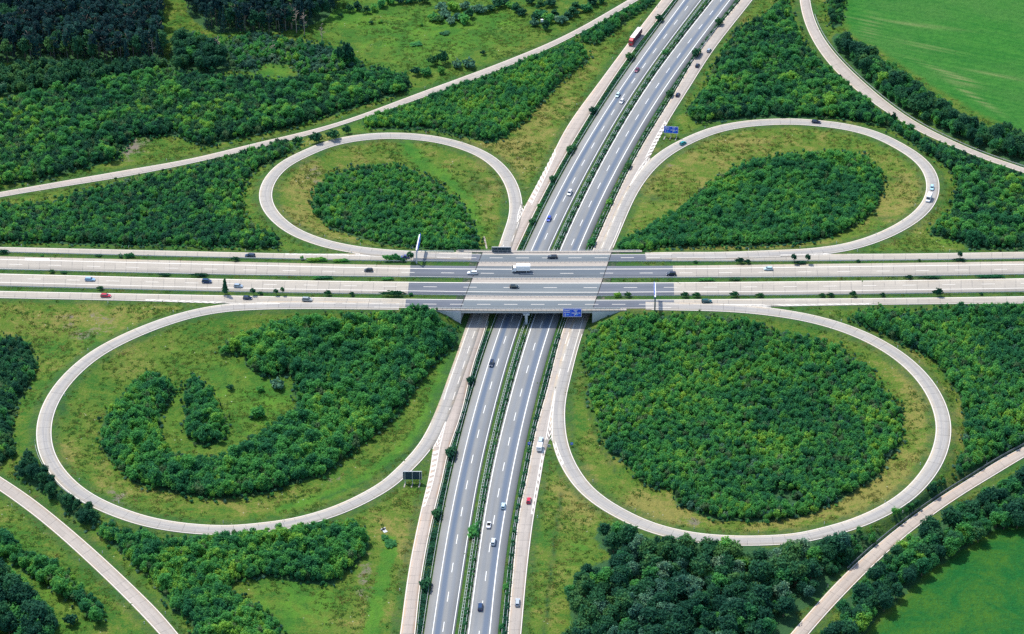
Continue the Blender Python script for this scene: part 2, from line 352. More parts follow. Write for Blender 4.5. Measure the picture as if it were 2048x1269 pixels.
NWa = [(-600,496),(-230,427),(-110,405),(0,384.5),(120,363.5),(250,340.8),(387.5,317),(512,286),(617,262),(687,242.5),(752,218.8),(837,186.3),(917,157.5),(1024,117),(1124,75),(1256.5,0),(1420,-97),(1600,-205)]
NWb = [(-600,507),(-230,437),(-110,416),(0,394.5),(120,374.5),(250,353.8),(400,323.5),(512,297.5),(619.5,270.5),(690,248.5),(777,219.5),(867,188),(949.5,159),(1036,125),(1149,73),(1277.8,0),(1441,-97),(1621,-205)]
NEa = [(1599,-200),(1597,-80),(1597.3,-20),(1597.8,0),(1603.5,30),(1618.5,70),(1648.5,117.5),(1679.8,152),(1736,199),(1791,236.5),(1848.5,269),(1900,291),(1950,312),(2048,346),(2300,428),(2600,527)]
NEb = [(1618,-200),(1617,-80),(1618,-20),(1619,0),(1628.5,40),(1648.5,80),(1686,125),(1731,168),(1776,206),(1826,241),(1872,266),(1910,284),(1961,306),(2048,336),(2300,415),(2600,514)]
SWa = [(-500,690),(-220,830),(-120,882),(0,953),(62.5,994.5),(117.5,1038),(175,1087),(225,1132),(282.5,1187),(325,1229.5),(357.5,1269),(460,1400),(560,1530)]
SWb = [(-500,712),(-220,855),(-120,908),(0,982),(62.5,1027),(120,1074.5),(175,1124.5),(225,1172),(275,1222),(318.8,1269),(425,1405),(522,1536)]
SEa = [(2600,645),(2300,775),(2150,842),(2048,893),(1998.5,919),(1948.5,951),(1890,987),(1836,1024.5),(1761,1083),(1706,1132),(1661,1177),(1618.5,1224.5),(1579.8,1269),(1470,1405),(1372,1530)]
SEb = [(2600,666),(2300,797),(2150,864),(2048,915),(1991,950),(1936,983),(1861,1034),(1811,1073),(1761,1118),(1711,1167),(1666,1214),(1618.5,1268),(1505,1410),(1405,1536)]
RR = [ramp('ramp_road', NWa, NWb, M['conc']), ramp('ramp_road', NEa, NEb, M['conc']), ramp('ramp_road', SWb, SWa, M['conc']), ramp('ramp_road', SEa, SEb, M['conc_warm'])]
# ------------------------------------------------------------------ TERRAIN
GX0, GX1, GY0, GY1, GS = -420.0, 420.0, -330.0, 480.0, 1.5
gx = np.arange(GX0, GX1+.1, GS); gy = np.arange(GY0, GY1+.1, GS); NX, NY = len(gx), len(gy)
zs = np.zeros((NY, NX)); zc = np.zeros((NY, NX)); rmask = np.zeros((NY, NX), bool); rwide = np.zeros((NY, NX), bool)
def jl(y): return 964.5+(y-506)*(922-964.5)/(614-506)      # abutment joints in photo pixels at deck height
def jr(y): return 1222+(y-509)*(1186-1222)/(617-509)
def cells(x, y):
    return np.clip(np.rint((y-GY0)/GS).astype(int), 0, NY-1), np.clip(np.rint((x-GX0)/GS).astype(int), 0, NX-1)
for r in ROADS:
    st = max(1, int(0.7/np.median(np.diff(r.u)))) if np.median(np.diff(r.u)) < 0.7 else 1
    uq = np.arange(0, r.u[-1], 0.7)
    A = np.stack([np.interp(uq, r.u, r.L[:, k]) for k in range(3)], 1); B = np.stack([np.interp(uq, r.u, r.R[:, k]) for k in range(3)], 1)
    wd = np.hypot(A[:, 0]-B[:, 0], A[:, 1]-B[:, 1])
    for e in np.arange(-2.6, 100, 0.6):
        t = e/wd; ok = e <= wd+2.6
        if not ok.any(): break
        P = A+(B-A)*t[:, None]
        inside = ok & (P[:, 0] > GX0) & (P[:, 0] < GX1) & (P[:, 1] > GY0) & (P[:, 1] < GY1)
        ew = r in (RFC, RFM, RNM, RNC)
        iy, ix = cells(P[:, 0], P[:, 1])
        core = inside & (e > -1.1) & (e < wd+1.1)
        if ew:
            ppx, ppy = proj(P[:, 0], P[:, 1], P[:, 2]); ab = (ppx > jl(ppy)-9) & (ppx < jr(ppy)+9)
            nearwall = (r is RNC) & (ppx > 850) & (ppx < 1262) & (e > wd-0.6)
            core &= ~ab & ~nearwall
        np.add.at(zs, (iy[core], ix[core]), P[core, 2]); np.add.at(zc, (iy[core], ix[core]), 1)
        rm = inside & (e > -0.8) & (e < wd+0.8); rmask[iy[rm], ix[rm]] = True
        rwide[iy[inside], ix[inside]] = True
fix = zc > 0; Z = np.where(fix, zs/np.maximum(zc, 1)-0.16, 0.0)
def setz(px, py, zref, zval, off=(0, 0)):
    x, y = unproj(px, py, zref); iy, ix = cells(x+off[0], y+off[1]); Z[iy, ix] = zval; fix[iy, ix] = True
# in front of the abutments the ground is low, behind them it is the embankment
for yy in np.linspace(496, 628, 160):
    for k in np.linspace(-0.6, 3.0, 8):
        setz(jl(yy)+k*4.4+1, yy, 7.0, -0.05); setz(jr(yy)-k*4.4-1, yy, 7.0, -0.05)
for t in np.linspace(0, 1, 60):                       # foot of the two wing walls
    for d in (0.9, 2.2):
        setz(922-t*52, 622.5-t*2, 7.0, 6.6*t, (0, -d)); setz(1183+t*62, 622-t*0.5, 7.0, 6.7*t, (0, -d))
edge = np.zeros_like(fix); edge[0] = edge[-1] = True; edge[:, 0] = edge[:, -1] = True
kk = (GS/26.0)**2
for it in range(900):
    P = np.pad(Z, 1, mode='edge')
    N = (P[:-2, 1:-1]+P[2:, 1:-1]+P[1:-1, :-2]+P[1:-1, 2:])/(4+kk)
    Z = np.where(fix, Z, N)
def hz(x, y):
    fx = np.clip((np.asarray(x)-GX0)/GS, 0, NX-1.001); fy = np.clip((np.asarray(y)-GY0)/GS, 0, NY-1.001)
    i = fx.astype(int); j = fy.astype(int); a = fx-i; b = fy-j
    return Z[j, i]*(1-a)*(1-b)+Z[j, i+1]*a*(1-b)+Z[j+1, i]*(1-a)*b+Z[j+1, i+1]*a*b
def ground_at(px, py):
    z = np.zeros(np.shape(px))
    for _ in range(8):
        x, y = unproj(px, py, z); z = hz(x, y)
    return x, y, z
def on_road(x, y, wide=False):
    iy, ix = cells(np.asarray(x), np.asarray(y)); return (rwide if wide else rmask)[iy, ix]
def inpoly(px, py, poly):
    px = np.asarray(px); py = np.asarray(py); c = np.zeros(px.shape, bool); p = np.array(poly, float); j = len(p)-1
    for i in range(len(p)):
        xi, yi = p[i]; xj, yj = p[j]
        if yi != yj:
            c ^= ((yi > py) != (yj > py)) & (px < (xj-xi)*(py-yi)/(yj-yi)+xi)
        j = i
    return c
# ------------------------------------------------------------------ wooded areas: canopy outlines in photo pixels
W = {}
W['farwood'] = [(-240,215),(0,200),(75,181),(150,161),(200,151),(300,137),(362,137),(425,147),(512,152),(560,158),(620,150),(700,140),(760,135),(812,150),(822,165),(815,178),(780,188),(724,207),(624,238),(537,260),(450,278),(405,288),(350,266),(265,272),(235,316),(170,330),(90,356),(-240,388)]
W['farshrub'] = [(460,75),(520,60),(580,75),(640,85),(700,98),(722,125),(745,135),(660,146),(600,148),(582,125),(530,122),(512,140),(460,135),(450,100)]
W['farmix'] = [(335,140),(345,70),(375,55),(410,70),(460,78),(455,100),(460,135),(425,145),(380,135)]
W['footshrub'] = [(-240,140),(60,124),(110,116),(200,122),(330,112),(345,132),(290,142),(215,152),(140,164),(60,182),(-240,212)]  # stretched over a clearing: dark shrubs added where grass lies in shade
W['wedge'] = [(719,240),(752,222),(787,218),(842,198),(912,165),(987,145),(1024,131),(1044,118),(1114,93),(1149,73),(1169,95),(1179,117),(1141,142),(1099,185),(1049,238),(1002,275),(982,281),(937,272),(862,255),(737,254)]
W['wedgetop'] = [(1160,78),(1165,65),(1205,45),(1262,15),(1310,-20),(1330,-20),(1300,5),(1260,32),(1225,60),(1200,82),(1170,80)]
W['leftwood'] = [(-240,425),(90,402),(150,388),(240,362),(300,350),(380,335),(430,318),(500,296),(549,283),(610,275),(600,290),(560,313),(520,330),(500,345),(484,380),(485,430),(512,455),(545,462),(565,485),(550,492),(475,491),(250,487),(100,482),(-240,476)]
W['nwloop'] = [(623,392),(632,374),(662,344),(727,332),(787,327),(817,337),(857,354),(889,374),(917,399),(937,422),(947,447),(959,477),(959,497),(899,498),(837,492),(762,484),(712,469),(662,452),(629,424)]
W['neloop'] = [(1224,497),(1249,477),(1289,457),(1314,437),(1361,414),(1399,377),(1434,354),(1464,339),(1494,322),(1548,310),(1598,307),(1676,300),(1731,310),(1751,327),(1766,347),(1768,372),(1756,409),(1731,434),(1686,459),(1636,477),(1536,487),(1399,489),(1319,490),(1299,499),(1240,500)]
W['newood'] = [(1371,218),(1411,175),(1429,125),(1469,62),(1514,35),(1551,7),(1573,-40),(1583,20),(1601,70),(1631,110),(1661,135),(1698,166),(1731,196),(1761,222),(1788,232),(1823,254),(1850,274),(1836,290),(1806,268),(1776,252),(1711,237),(1636,232),(1536,230),(1449,237),(1400,242),(1386,237)]
W['eastwood'] = [(1836,292),(1850,276),(1891,290),(1961,318),(2048,350),(2290,370),(2290,497),(2036,497),(1936,492),(1916,477),(1856,464),(1873,434),(1906,412),(1913,367),(1906,342),(1876,317)]
W['fieldhedge'] = [(1660,70),(1675,58),(1705,75),(1740,90),(1755,110),(1790,130),(1830,160),(1870,190),(1905,210),(1950,235),(1985,255),(2015,245),(2048,270),(2290,290),(2290,350),(2048,332),(1990,303),(1930,280),(1890,262),(1840,232),(1800,212),(1760,182),(1720,145),(1690,112),(1665,90)]
W['fieldhedgetop'] = [(1648,-40),(1690,-40),(1685,45),(1665,52),(1655,20)]
W['swloop'] = [(435,694),(487,666),(527,649),(587,636),(737,627),(800,622),(832,607),(872,624),(890,639),(917,659),(915,682),(887,706),(862,731),(832,776),(799,824),(749,866),(699,904),(652,944),(587,962),(537,982),(475,989),(425,994),(382,987),(337,979),(295,972),(262,957),(237,934),(205,896),(200,859),(215,814),(245,789),(270,759),(300,740),(332,756),(355,779),(332,809),(317,839),(322,869),(350,904),(375,919),(450,909),(482,884),(512,869),(549,846),(594,819),(587,779),(592,751),(569,749),(537,751),(512,741),(492,726),(487,705),(440,706)]
W['swstrip'] = [(368,760),(385,745),(398,760),(420,775),(430,800),(450,830),(457,860),(440,880),(410,887),(385,880),(368,860),(370,820)]
W['seloop'] = [(1166,716),(1171,681),(1184,656),(1214,637),(1290,626),(1349,627),(1424,632),(1499,640),(1561,659),(1624,676),(1686,690),(1696,706),(1743,734),(1756,761),(1776,784),(1801,811),(1806,846),(1807,881),(1786,904),(1768,929),(1756,951),(1731,964),(1676,997),(1623,1024),(1536,1038),(1461,1038),(1419,1032),(1386,1017),(1346,1002),(1349,974),(1306,972),(1276,954),(1264,941),(1239,911),(1214,901),(1204,874),(1189,826),(1176,784),(1179,741)]
W['rightwood'] = [(1701,627),(1761,614),(1800,620),(1816,619),(1936,607),(2290,605),(2290,868),(2048,886),(2011,906),(1936,941),(1908,951),(1906,934),(1926,896),(1931,834),(1921,789),(1898,759),(1873,721),(1836,699),(1786,676),(1748,656),(1706,639)]
W['severge'] = [(1776,1027),(1811,1007),(1848,977),(1886,957),(1893,972),(1861,1000),(1811,1032),(1783,1049)]
W['tallwood'] = [(1189,1067),(1199,1047),(1224,1042),(1261,1060),(1324,1075),(1374,1079),(1424,1084),(1474,1082),(1536,1088),(1553,1090),(1611,1077),(1631,1069),(1648,1077),(1686,1062),(1761,1057),(1768,1065),(1748,1092),(1711,1124),(1686,1137),(1666,1157),(1636,1195),(1601,1215),(1593,1240),(1573,1269),(1573,1330),(1110,1330),(1116,1267),(1149,1252),(1136,1215),(1134,1182),(1154,1152),(1184,1125),(1224,1110),(1219,1102),(1194,1087)]
W['rampshrub'] = [(1660,1072),(1690,1062),(1761,1057),(1770,1068),(1748,1095),(1715,1122),(1690,1135),(1668,1150),(1650,1110)]
W['sehedge'] = [(1640,1330),(1640,1268),(1686,1234),(1671,1204),(1706,1184),(1748,1139),(1786,1102),(1818,1069),(1878,1037),(1931,1000),(1998,960),(2048,930),(2290,915),(2290,1040),(2048,1047),(1986,1057),(1936,1089),(1886,1122),(1843,1152),(1798,1197),(1751,1232),(1731,1264),(1720,1330)]
W['leftedge'] = [(-240,660),(0,668),(32,671),(57,691),(72,716),(70,744),(45,789),(27,819),(25,859),(32,904),(0,924),(-240,935)]
W['swhedge'] = [(50,904),(60,904),(95,946),(112,969),(175,1007),(200,1027),(200,1045),(192,1052),(162,1044),(112,1000),(62,962),(32,942)]
W['southwood'] = [(195,1047),(225,1044),(237,1060),(295,1062),(325,1077),(375,1072),(425,1072),(445,1062),(475,1062),(512,1062),(562,1050),(590,1054),(632,1038),(672,1047),(707,1040),(732,1060),(739,1082),(729,1107),(697,1137),(667,1162),(632,1164),(562,1154),(532,1147),(512,1152),(470,1160),(462,1170),(475,1190),(512,1207),(532,1215),(550,1235),(567,1269),(570,1330),(400,1330),(390,1269),(375,1232),(350,1220),(320,1182),(305,1157),(262,1122),(225,1085),(197,1067)]
W['swrow'] = [(-240,1040),(0,1062),(25,1072),(45,1100),(75,1112),(100,1122),(137,1142),(155,1165),(180,1192),(200,1207),(210,1232),(195,1242),(170,1225),(150,1200),(112,1182),(95,1165),(62,1147),(37,1127),(0,1107),(-240,1085)]
W['swcorner'] = [(-240,1120),(0,1132),(20,1134),(50,1160),(75,1190),(107,1222),(115,1240),(105,1269),(105,1330),(20,1330),(25,1260),(0,1254),(-240,1250)]
# ------------------------------------------------------------------ ground cover masks
VX, VY = np.meshgrid(gx, gy); PX, PY = proj(VX, VY, Z)
dry = np.full(PX.shape, 0.36); lush = np.zeros(PX.shape); brown = np.zeros(PX.shape); wood = np.zeros(PX.shape); f1 = np.zeros(PX.shape); f2 = np.zeros(PX.shape)
def blob(a, px, py, rx, ry, amt, ang=0):
    c, s = math.cos(math.radians(ang)), math.sin(math.radians(ang)); dx, dy = PX-px, PY-py
    d = ((dx*c+dy*s)/rx)**2+((-dx*s+dy*c)/ry)**2; a += amt*np.exp(-d*1.1)
def stroke(a, pts, w, amt):
    best = np.full(PX.shape, 1e9)
    for (x0, y0), (x1, y1) in zip(pts[:-1], pts[1:]):
        dx, dy = x1-x0, y1-y0; t = np.clip(((PX-x0)*dx+(PY-y0)*dy)/(dx*dx+dy*dy), 0, 1)
        best = np.minimum(best, np.hypot(PX-x0-t*dx, (PY-y0-t*dy)*1.3))
    a += amt*np.exp(-(best/w)**2)
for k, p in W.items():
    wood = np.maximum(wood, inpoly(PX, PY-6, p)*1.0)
# soften
def soft(a, n):
    for _ in range(n):
        P = np.pad(a, 1, mode='edge'); a = (P[:-2, 1:-1]+P[2:, 1:-1]+P[1:-1, :-2]+P[1:-1, 2:]+4*a)/8
    return a
F1 = [(-240,-90),(325,-90),(322,30),(330,112),(250,128),(200,125),(110,120),(0,128),(-240,140)]
F2 = [(375,-90),(676,-90),(672,15),(655,38),(600,62),(540,66),(480,66),(440,68),(404,58),(375,30)]
for p in (F1, F2): wood = np.maximum(wood, inpoly(PX, PY, p)*0.85)
wood = soft(wood, 2)
NEF = [(1690,-80),(1688,40),(1705,72),(1760,100),(1860,170),(1960,228),(2040,262),(2140,300),(2700,500),(2700,-300),(1690,-300)]
SEF = [(1725,1300),(1760,1240),(1800,1205),(1860,1150),(1940,1095),(2000,1062),(2060,1050),(2500,950),(2500,1700),(1600,1700)]
f1 = soft(inpoly(PX, PY, NEF)*1.0, 3); f2 = soft(inpoly(PX, PY, SEF)*1.0, 3)
for b in [(780,400,260,110,.22,0),(1560,380,330,130,.25,0),(1500,1000,420,110,.16,0),(1140,1130,60,180,.2,0),(780,1150,70,150,.2,0),(120,640,190,34,.45,-6),(240,720,60,50,.25,0),(1850,800,60,170,.5,-25),(1620,1010,180,60,.55,-22),(1800,960,60,90,.4,30),(1310,1010,110,40,.5,22),(1160,930,50,60,.25,0),(1150,1010,40,40,.45,0),
          (1420,300,170,40,.3,-12),(1800,400,60,80,.45,0),(760,285,170,18,.35,4),(600,380,50,70,.45,0),(640,450,70,30,.35,30),(1100,210,70,120,.4,40),(1030,290,80,40,.35,0),(980,350,50,70,.25,0),(1280,370,60,50,.45,0),(1430,495,180,10,.4,0),
          (820,1050,60,90,.4,0),(700,1240,60,60,.3,0),(180,1010,80,40,.3,40),(300,980,110,40,.35,15),(120,900,30,80,.3,0),(500,1010,160,16,.25,0),(1300,620,120,8,.5,0),(330,330,160,16,.2,-14),(1480,20,30,60,.4,20),(1780,950,40,40,.3,0)]: blob(dry, *b)
for b in [(850,70,180,80,.75,0),(600,1210,110,60,.8,0),(380,800,220,160,.45,0),(540,800,70,60,.5,0),(1430,250,60,20,.5,0),(1160,1150,50,110,.55,0),(1010,268,40,12,.8,0),(880,790,50,140,.3,25),(60,1180,90,70,.5,0),(300,1150,80,80,.35,45),(1900,480,80,16,.45,0),(1290,400,60,40,.35,0),(560,720,70,30,.4,0),(140,1260,60,40,.5,0),(540,145,40,22,.8,0),(690,30,60,20,.8,0),(990,30,70,40,.4,0)]: blob(lush, *b)
stroke(lush, [(812,285),(845,330),(895,358),(940,410),(958,470)], 20, .9); stroke(lush, [(782,1085),(770,1140),(757,1200),(732,1300)], 15, 1.6)
stroke(lush, [(905,700),(868,800),(822,880),(740,950),(660,990),(560,1020)], 12, .9); stroke(lush, [(205,1240),(150,1190),(90,1130),(20,1060)], 12, .5)
stroke(lush, [(120,990),(160,1010),(220,1036),(300,1050)], 8, .8); stroke(lush, [(600,262),(750,225),(900,170)], 8, .5)
ditch = np.zeros(PX.shape)
stroke(ditch, [(1124,985),(1112,1060),(1101,1150),(1088,1280)], 4, 1.0); stroke(ditch, [(1166,700),(1168,790),(1196,880),(1232,945)], 4, .8); stroke(ditch, [(890,835),(815,905),(740,960),(640,1000)], 4, .7)
blob(ditch, 1310, 397, 18, 7, .9); blob(ditch, 1790, 358, 30, 6, .5); blob(ditch, 1768, 437, 24, 6, .6); blob(ditch, 610, 325, 14, 4, .5)
blob(ditch, 300, 668, 20, 5, .7, -25); blob(ditch, 128, 820, 12, 18, .5); blob(ditch, 970, 375, 22, 14, .5); blob(ditch, 948, 362, 14, 20, .5)
for b in [(1925,163,34,7,.9,18),(1950,195,60,5,.8,32),(1880,140,60,4,.6,20),(1780,45,150,4,.5,6),(1850,95,60,10,.4,10),(1740,60,20,30,.4,10),(1990,150,60,4,.5,10),(180,668,40,10,.7,-8),(30,1250,20,10,.3,0),(250,295,40,26,.7,0),(280,285,40,14,.5,-20),(60,940,30,30,.6,0),(160,640,90,18,.5,-4),(730,1160,20,60,.5,10),(1380,1042,26,7,.8,12),(1350,1000,20,10,.3,0),(240,1000,30,18,.6,30),(665,960,40,14,.35,-20),(620,350,30,40,.4,0),(1380,305,40,10,.3,0),(1045,315,12,4,.9,0),(1340,330,30,8,.3,0)]: blob(brown, *b)
verge = soft(rwide*1.0, 1)
NTv = NX*NY
idx = (np.arange(NY-1)[:, None]*NX+np.arange(NX-1)[None, :])
TF = np.stack([idx, idx+1, idx+NX+1, idx+NX], -1).reshape(-1, 4)
TV = np.stack([VX, VY, Z], -1).reshape(-1, 3)
# outer skirt out to the horizon, same sheet
ring = [(-6000, -6000), (6000, -6000), (6000, 6000), (-6000, 6000)]
cor = [0, NX-1, NX*NY-1, NX*(NY-1)]
bo = [list(range(0, NX)), list(range(NX-1, NX*NY, NX)), list(range(NX*NY-1, NX*(NY-1)-1, -1)), list(range(NX*(NY-1), -1, -NX))]
ext = []; ev = []
for s in range(4):
    a, b = np.array(ring[s]), np.array(ring[(s+1) % 4]); n = len(bo[s])
    base = NTv+len(ev)
    for i in range(n):
        q = a+(b-a)*i/(n-1); ev.append((q[0], q[1], 0.0))
    for i in range(n-1): ext.append((bo[s][i+1], bo[s][i], base+i, base+i+1))
TV = np.concatenate([TV, np.array(ev)]); TF = np.concatenate([TF, np.array(ext)])
me = mesh_np('ground', TV, TF, smooth=True)
def colattr(name, r, g, b, a):
    d = np.zeros((len(TV), 4), np.float32); d[:, 0] = 0.4
    for k, m in enumerate((r, g, b, a)): d[:NTv, k] = np.clip(m, 0, 1).ravel()
    at = me.color_attributes.new(name, 'FLOAT_COLOR', 'POINT'); at.data.foreach_set('color', d.ravel())
colattr('cover', dry, lush, wood, brown); colattr('cover2', f1, f2, verge, ditch)
g = NT('meadow_ground', 0.95, 0.1)
pos = g.pos(); c1 = g.attr('cover'); c2 = g.attr('cover2')
def sepc(a):
    o = g.n('ShaderNodeSeparateColor'); g.link(a.outputs['Color'], o.inputs[0]); return o.outputs[0], o.outputs[1], o.outputs[2], a.outputs['Alpha']
aD, aL, aW, aB = sepc(c1); aF1, aF2, aV, aX = sepc(c2)
def st(v, lo=0.32, hi=0.68): return g.ramp(v, lo, hi)
n0 = g.noise(pos, 0.018, 4, 0.6); n1 = g.noise(pos, 0.06, 5, 0.65, 0.8); n2 = g.noise(pos, 0.40, 4, 0.7); n3 = g.noise(pos, 1.3, 3, 0.7); n4 = g.noise(pos, 0.16, 4, 0.65, 0.5)
x_, y_, z_ = g.sep(pos)
nst = g.noise(g.comb(g.math('MULTIPLY', x_, 1.0), g.math('MULTIPLY', y_, 0.35)), 0.5, 4, 0.7)
def cen(v, k): return g.math('MULTIPLY', g.math('SUBTRACT', v, 0.5), k)
n5 = g.noise(g.comb(g.math('MULTIPLY', x_, 0.05), g.math('ADD', g.math('MULTIPLY', y_, 0.16), g.math('MULTIPLY', x_, 0.03))), 1.0, 5, 0.7, 1.2)
tex = g.math('ADD', g.math('ADD', cen(st(n2), 0.30), cen(st(n3), 0.35)), cen(st(n5), 0.35))
fd = g.math('ADD', aD, g.math('ADD', g.math('ADD', cen(st(n1, .25, .75), 0.70), cen(st(n4), 0.25)), tex), clamp=True)
col = g.mix(g.ramp(fd, 0.05, 0.5), (0.038, 0.122, 0.017), (0.092, 0.154, 0.021)); col = g.mix(g.ramp(fd, 0.5, 1.05), col, (0.210, 0.192, 0.052))
fl = g.math('ADD', aL, g.math('ADD', cen(st(n4), 0.7), tex), clamp=True)
fl = g.math('MULTIPLY', g.ramp(fl, 0.25, 0.9), g.ramp(aL, 0.03, 0.35))
col = g.mix(fl, col, g.mix(st(n1), (0.036, 0.138, 0.018), (0.088, 0.205, 0.022)))
fb = g.math('ADD', aB, g.math('ADD', cen(st(n4), 0.8), tex), clamp=True)
col = g.mix(g.math('MULTIPLY', g.ramp(fb, 0.3, 0.9), g.ramp(aB, 0.05, 0.4)), col, (0.190, 0.160, 0.130))
# rough grass: darker tussocks and pale seed heads
col = g.mix(g.math('MULTIPLY', g.ramp(nst, 0.48, 0.66), 0.22), col, (0.036, 0.088, 0.024))
col = g.mix(g.math('MULTIPLY', g.ramp(n3, 0.50, 0.70), 0.22), col, (0.190, 0.200, 0.062))
col = g.mix(g.math('MULTIPLY', g.ramp(n2, 0.52, 0.70), 0.26), col, (0.038, 0.098, 0.022))
vo = g.n('ShaderNodeTexVoronoi'); vo.inputs['Scale'].default_value = 0.34; g.link(pos, vo.inputs['Vector'])
spk = g.math('MULTIPLY', g.math('LESS_THAN', vo.outputs['Distance'], 0.10), g.ramp(n1, 0.50, 0.62))
col = g.mix(g.math('MULTIPLY', spk, 0.5), col, (0.55, 0.55, 0.46))
col = g.mix(g.math('MULTIPLY', aV, g.math('ADD', 0.25, g.math('MULTIPLY', g.ramp(n2, 0.35, 0.6), 0.5))), col, (0.034, 0.088, 0.030))
col = g.mix(g.math('MULTIPLY', g.math('MULTIPLY', aX, g.ramp(n2, 0.3, 0.55)), 0.85), col, (0.018, 0.060, 0.026))
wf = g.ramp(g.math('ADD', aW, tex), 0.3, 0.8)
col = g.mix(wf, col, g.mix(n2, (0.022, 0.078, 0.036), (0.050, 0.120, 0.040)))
# mown crop field top right: swath lines following the drill direction
sw = g.noise(g.comb(g.math('ADD', g.math('MULTIPLY', x_, 0.012), g.math('MULTIPLY', y_, 0.006)), g.math('ADD', g.math('MULTIPLY', y_, 0.33), g.math('MULTIPLY', x_, 0.16))), 1.0, 4, 0.6, 0.4)
fieldc = g.mix(g.math('ADD', g.math('MULTIPLY', g.ramp(sw, 0.3, 0.7), 0.55), g.math('MULTIPLY', st(n4), 0.4)), (0.014, 0.118, 0.016), (0.048, 0.185, 0.026)); fieldc = g.mix(g.math('MULTIPLY', g.ramp(n0, 0.4, 0.7), 0.6), fieldc, (0.060, 0.160, 0.034))
fieldc = g.mix(g.math('MULTIPLY', g.ramp(g.math('MULTIPLY', sw, g.math('ADD', n1, 0.4)), 0.62, 0.76), 0.25), fieldc, (0.150, 0.220, 0.065))
fieldc = g.mix(g.math('MULTIPLY', g.ramp(n2, 0.45, 0.65), 0.45), fieldc, (0.010, 0.090, 0.014))
fieldc = g.mix(g.math('MULTIPLY', aB, g.ramp(sw, 0.38, 0.66)), fieldc, (0.210, 0.220, 0.095))
col = g.mix(aF1, col, fieldc)
f2c = g.mix(g.ramp(n1, 0.35, 0.65), (0.009, 0.098, 0.018), (0.044, 0.126, 0.014)); f2c = g.mix(g.math('MULTIPLY', g.ramp(n2, 0.45, 0.65), 0.5), f2c, (0.006, 0.070, 0.018)); f2c = g.mix(g.math('MULTIPLY', g.ramp(n3, 0.5, 0.68), 0.6), f2c, (0.024, 0.165, 0.045))
col = g.mix(aF2, col, f2c)
g.bump(g.math('ADD', g.math('MULTIPLY', n2, 0.8), g.math('MULTIPLY', n3, 0.6)), 1.0, 0.9)
g.out(col)
go = newobj('ground', me, g.mat); tag(go, kind='structure')
for r in ROADS: build_road(r)
# ------------------------------------------------------------------ road markings
class Strip:
    def __init__(s): s.v = []; s.f = []
    def line(s, P, w, dash=None, a=None, b=None, off=0.0):
        """P (n,3) polyline; dash=(on,period,phase)"""
        d = np.concatenate([[0], np.cumsum(np.hypot(*np.diff(P[:, :2], axis=0).T))])
        def seg(u0, u1):
            q = np.unique(np.concatenate([[u0, u1], np.arange(math.ceil(u0/2.5)*2.5, u1, 2.5)]))
            p = np.stack([np.interp(q, d, P[:, k]) for k in range(3)], 1)
            if len(p) < 2: return
            t = np.gradient(p[:, :2], axis=0); t /= np.maximum(np.hypot(t[:, 0], t[:, 1]), 1e-9)[:, None]
            n = np.stack([-t[:, 1], t[:, 0]], 1)
            b0 = len(s.v)
            for i in range(len(p)):
                s.v.append((p[i, 0]+n[i, 0]*w/2, p[i, 1]+n[i, 1]*w/2, p[i, 2])); s.v.append((p[i, 0]-n[i, 0]*w/2, p[i, 1]-n[i, 1]*w/2, p[i, 2]))
            for i in range(len(p)-1): s.f.append((b0+2*i, b0+2*i+1, b0+2*i+3, b0+2*i+2))
        lo = a if a is not None else 0; hi = b if b is not None else d[-1]
        if dash is None: seg(lo, hi)
        else:
            u = lo+dash[2]
            while u < hi: seg(max(u, lo), min(u+dash[0], hi)); u += dash[1]
    def poly(s, pts):
        b = len(s.v); s.v += [tuple(p) for p in pts]; s.f.append(tuple(range(b, b+len(pts))))
    def obj(s, name, mat):
        me = bpy.data.meshes.new(name); me.from_pydata(s.v, [], s.f)
        bm = bmesh.new(); bm.from_mesh(me)
        for p in bm.faces:
            p.normal_update()
            if p.normal.z < 0: p.normal_flip()
        bm.to_mesh(me); bm.free()
        o = newobj(name, me, mat); tag(o, kind='structure'); return o
MZ = 0.022
def offs(r, dist, left=True, z=MZ):
    D = r.R-r.L; D = D/np.linalg.norm(D, axis=1)[:, None]
    P = (r.L+D*dist) if left else (r.R-D*dist); P = P.copy(); P[:, 2] += z; return P
def frac(r, t, z=MZ):
    P = r.L+(r.R-r.L)*t; P = P.copy(); P[:, 2] += z; return P
def pxline(pts, step=6, z0='g', z=MZ):
    p = np.array(pts, float); d = np.concatenate([[0], np.cumsum(np.hypot(*np.diff(p, axis=0).T))])
    q = np.arange(0, d[-1]+step*.5, step); X = herm(d, p[:, 0], q); Y = herm(d, p[:, 1], q)
    if z0 == 'ew': x, y, zz = unproj_ew(X, Y)
    else: x, y = unproj(X, Y, 0.0); zz = np.zeros(len(x))
    return np.stack([x, y, zz+z+0.01], 1)
m = Strip()
m.line(offs(RW, 3.15), 0.27); m.line(offs(RW, 0.75, False), 0.25)
Pm = (offs(RW, 3.15)+offs(RW, 0.75, False))/2; m.line(Pm, 0.24, (6, 18, 2))
m.line(offs(RE, 0.75), 0.34); m.line(offs(RE, 3.1, False), 0.34)
Pm = (offs(RE, 0.75)+offs(RE, 3.1, False))/2; m.line(Pm, 0.24, (6, 18, 9))
m.obj('lane_markings', M['paint'])
m = Strip()
m.line(offs(RFM, 2.7), 0.5); m.line(offs(RFM, 0.45, False), 0.4); m.line((offs(RFM, 2.7)+offs(RFM, 0.45, False))/2, 0.30, (6, 18, 4))
m.line(offs(RNM, 0.45), 0.5); m.line(offs(RNM, 3.1, False), 0.4); m.line((offs(RNM, 0.45)+offs(RNM, 3.1, False))/2, 0.30, (6, 18, 11))
m.line(offs(RCW, 0.3, False), 0.30); m.line(offs(RCE, 0.3), 0.30); m.line(offs(RFC, 0.3, False), 0.45); m.line(offs(RNC, 0.3), 0.45)
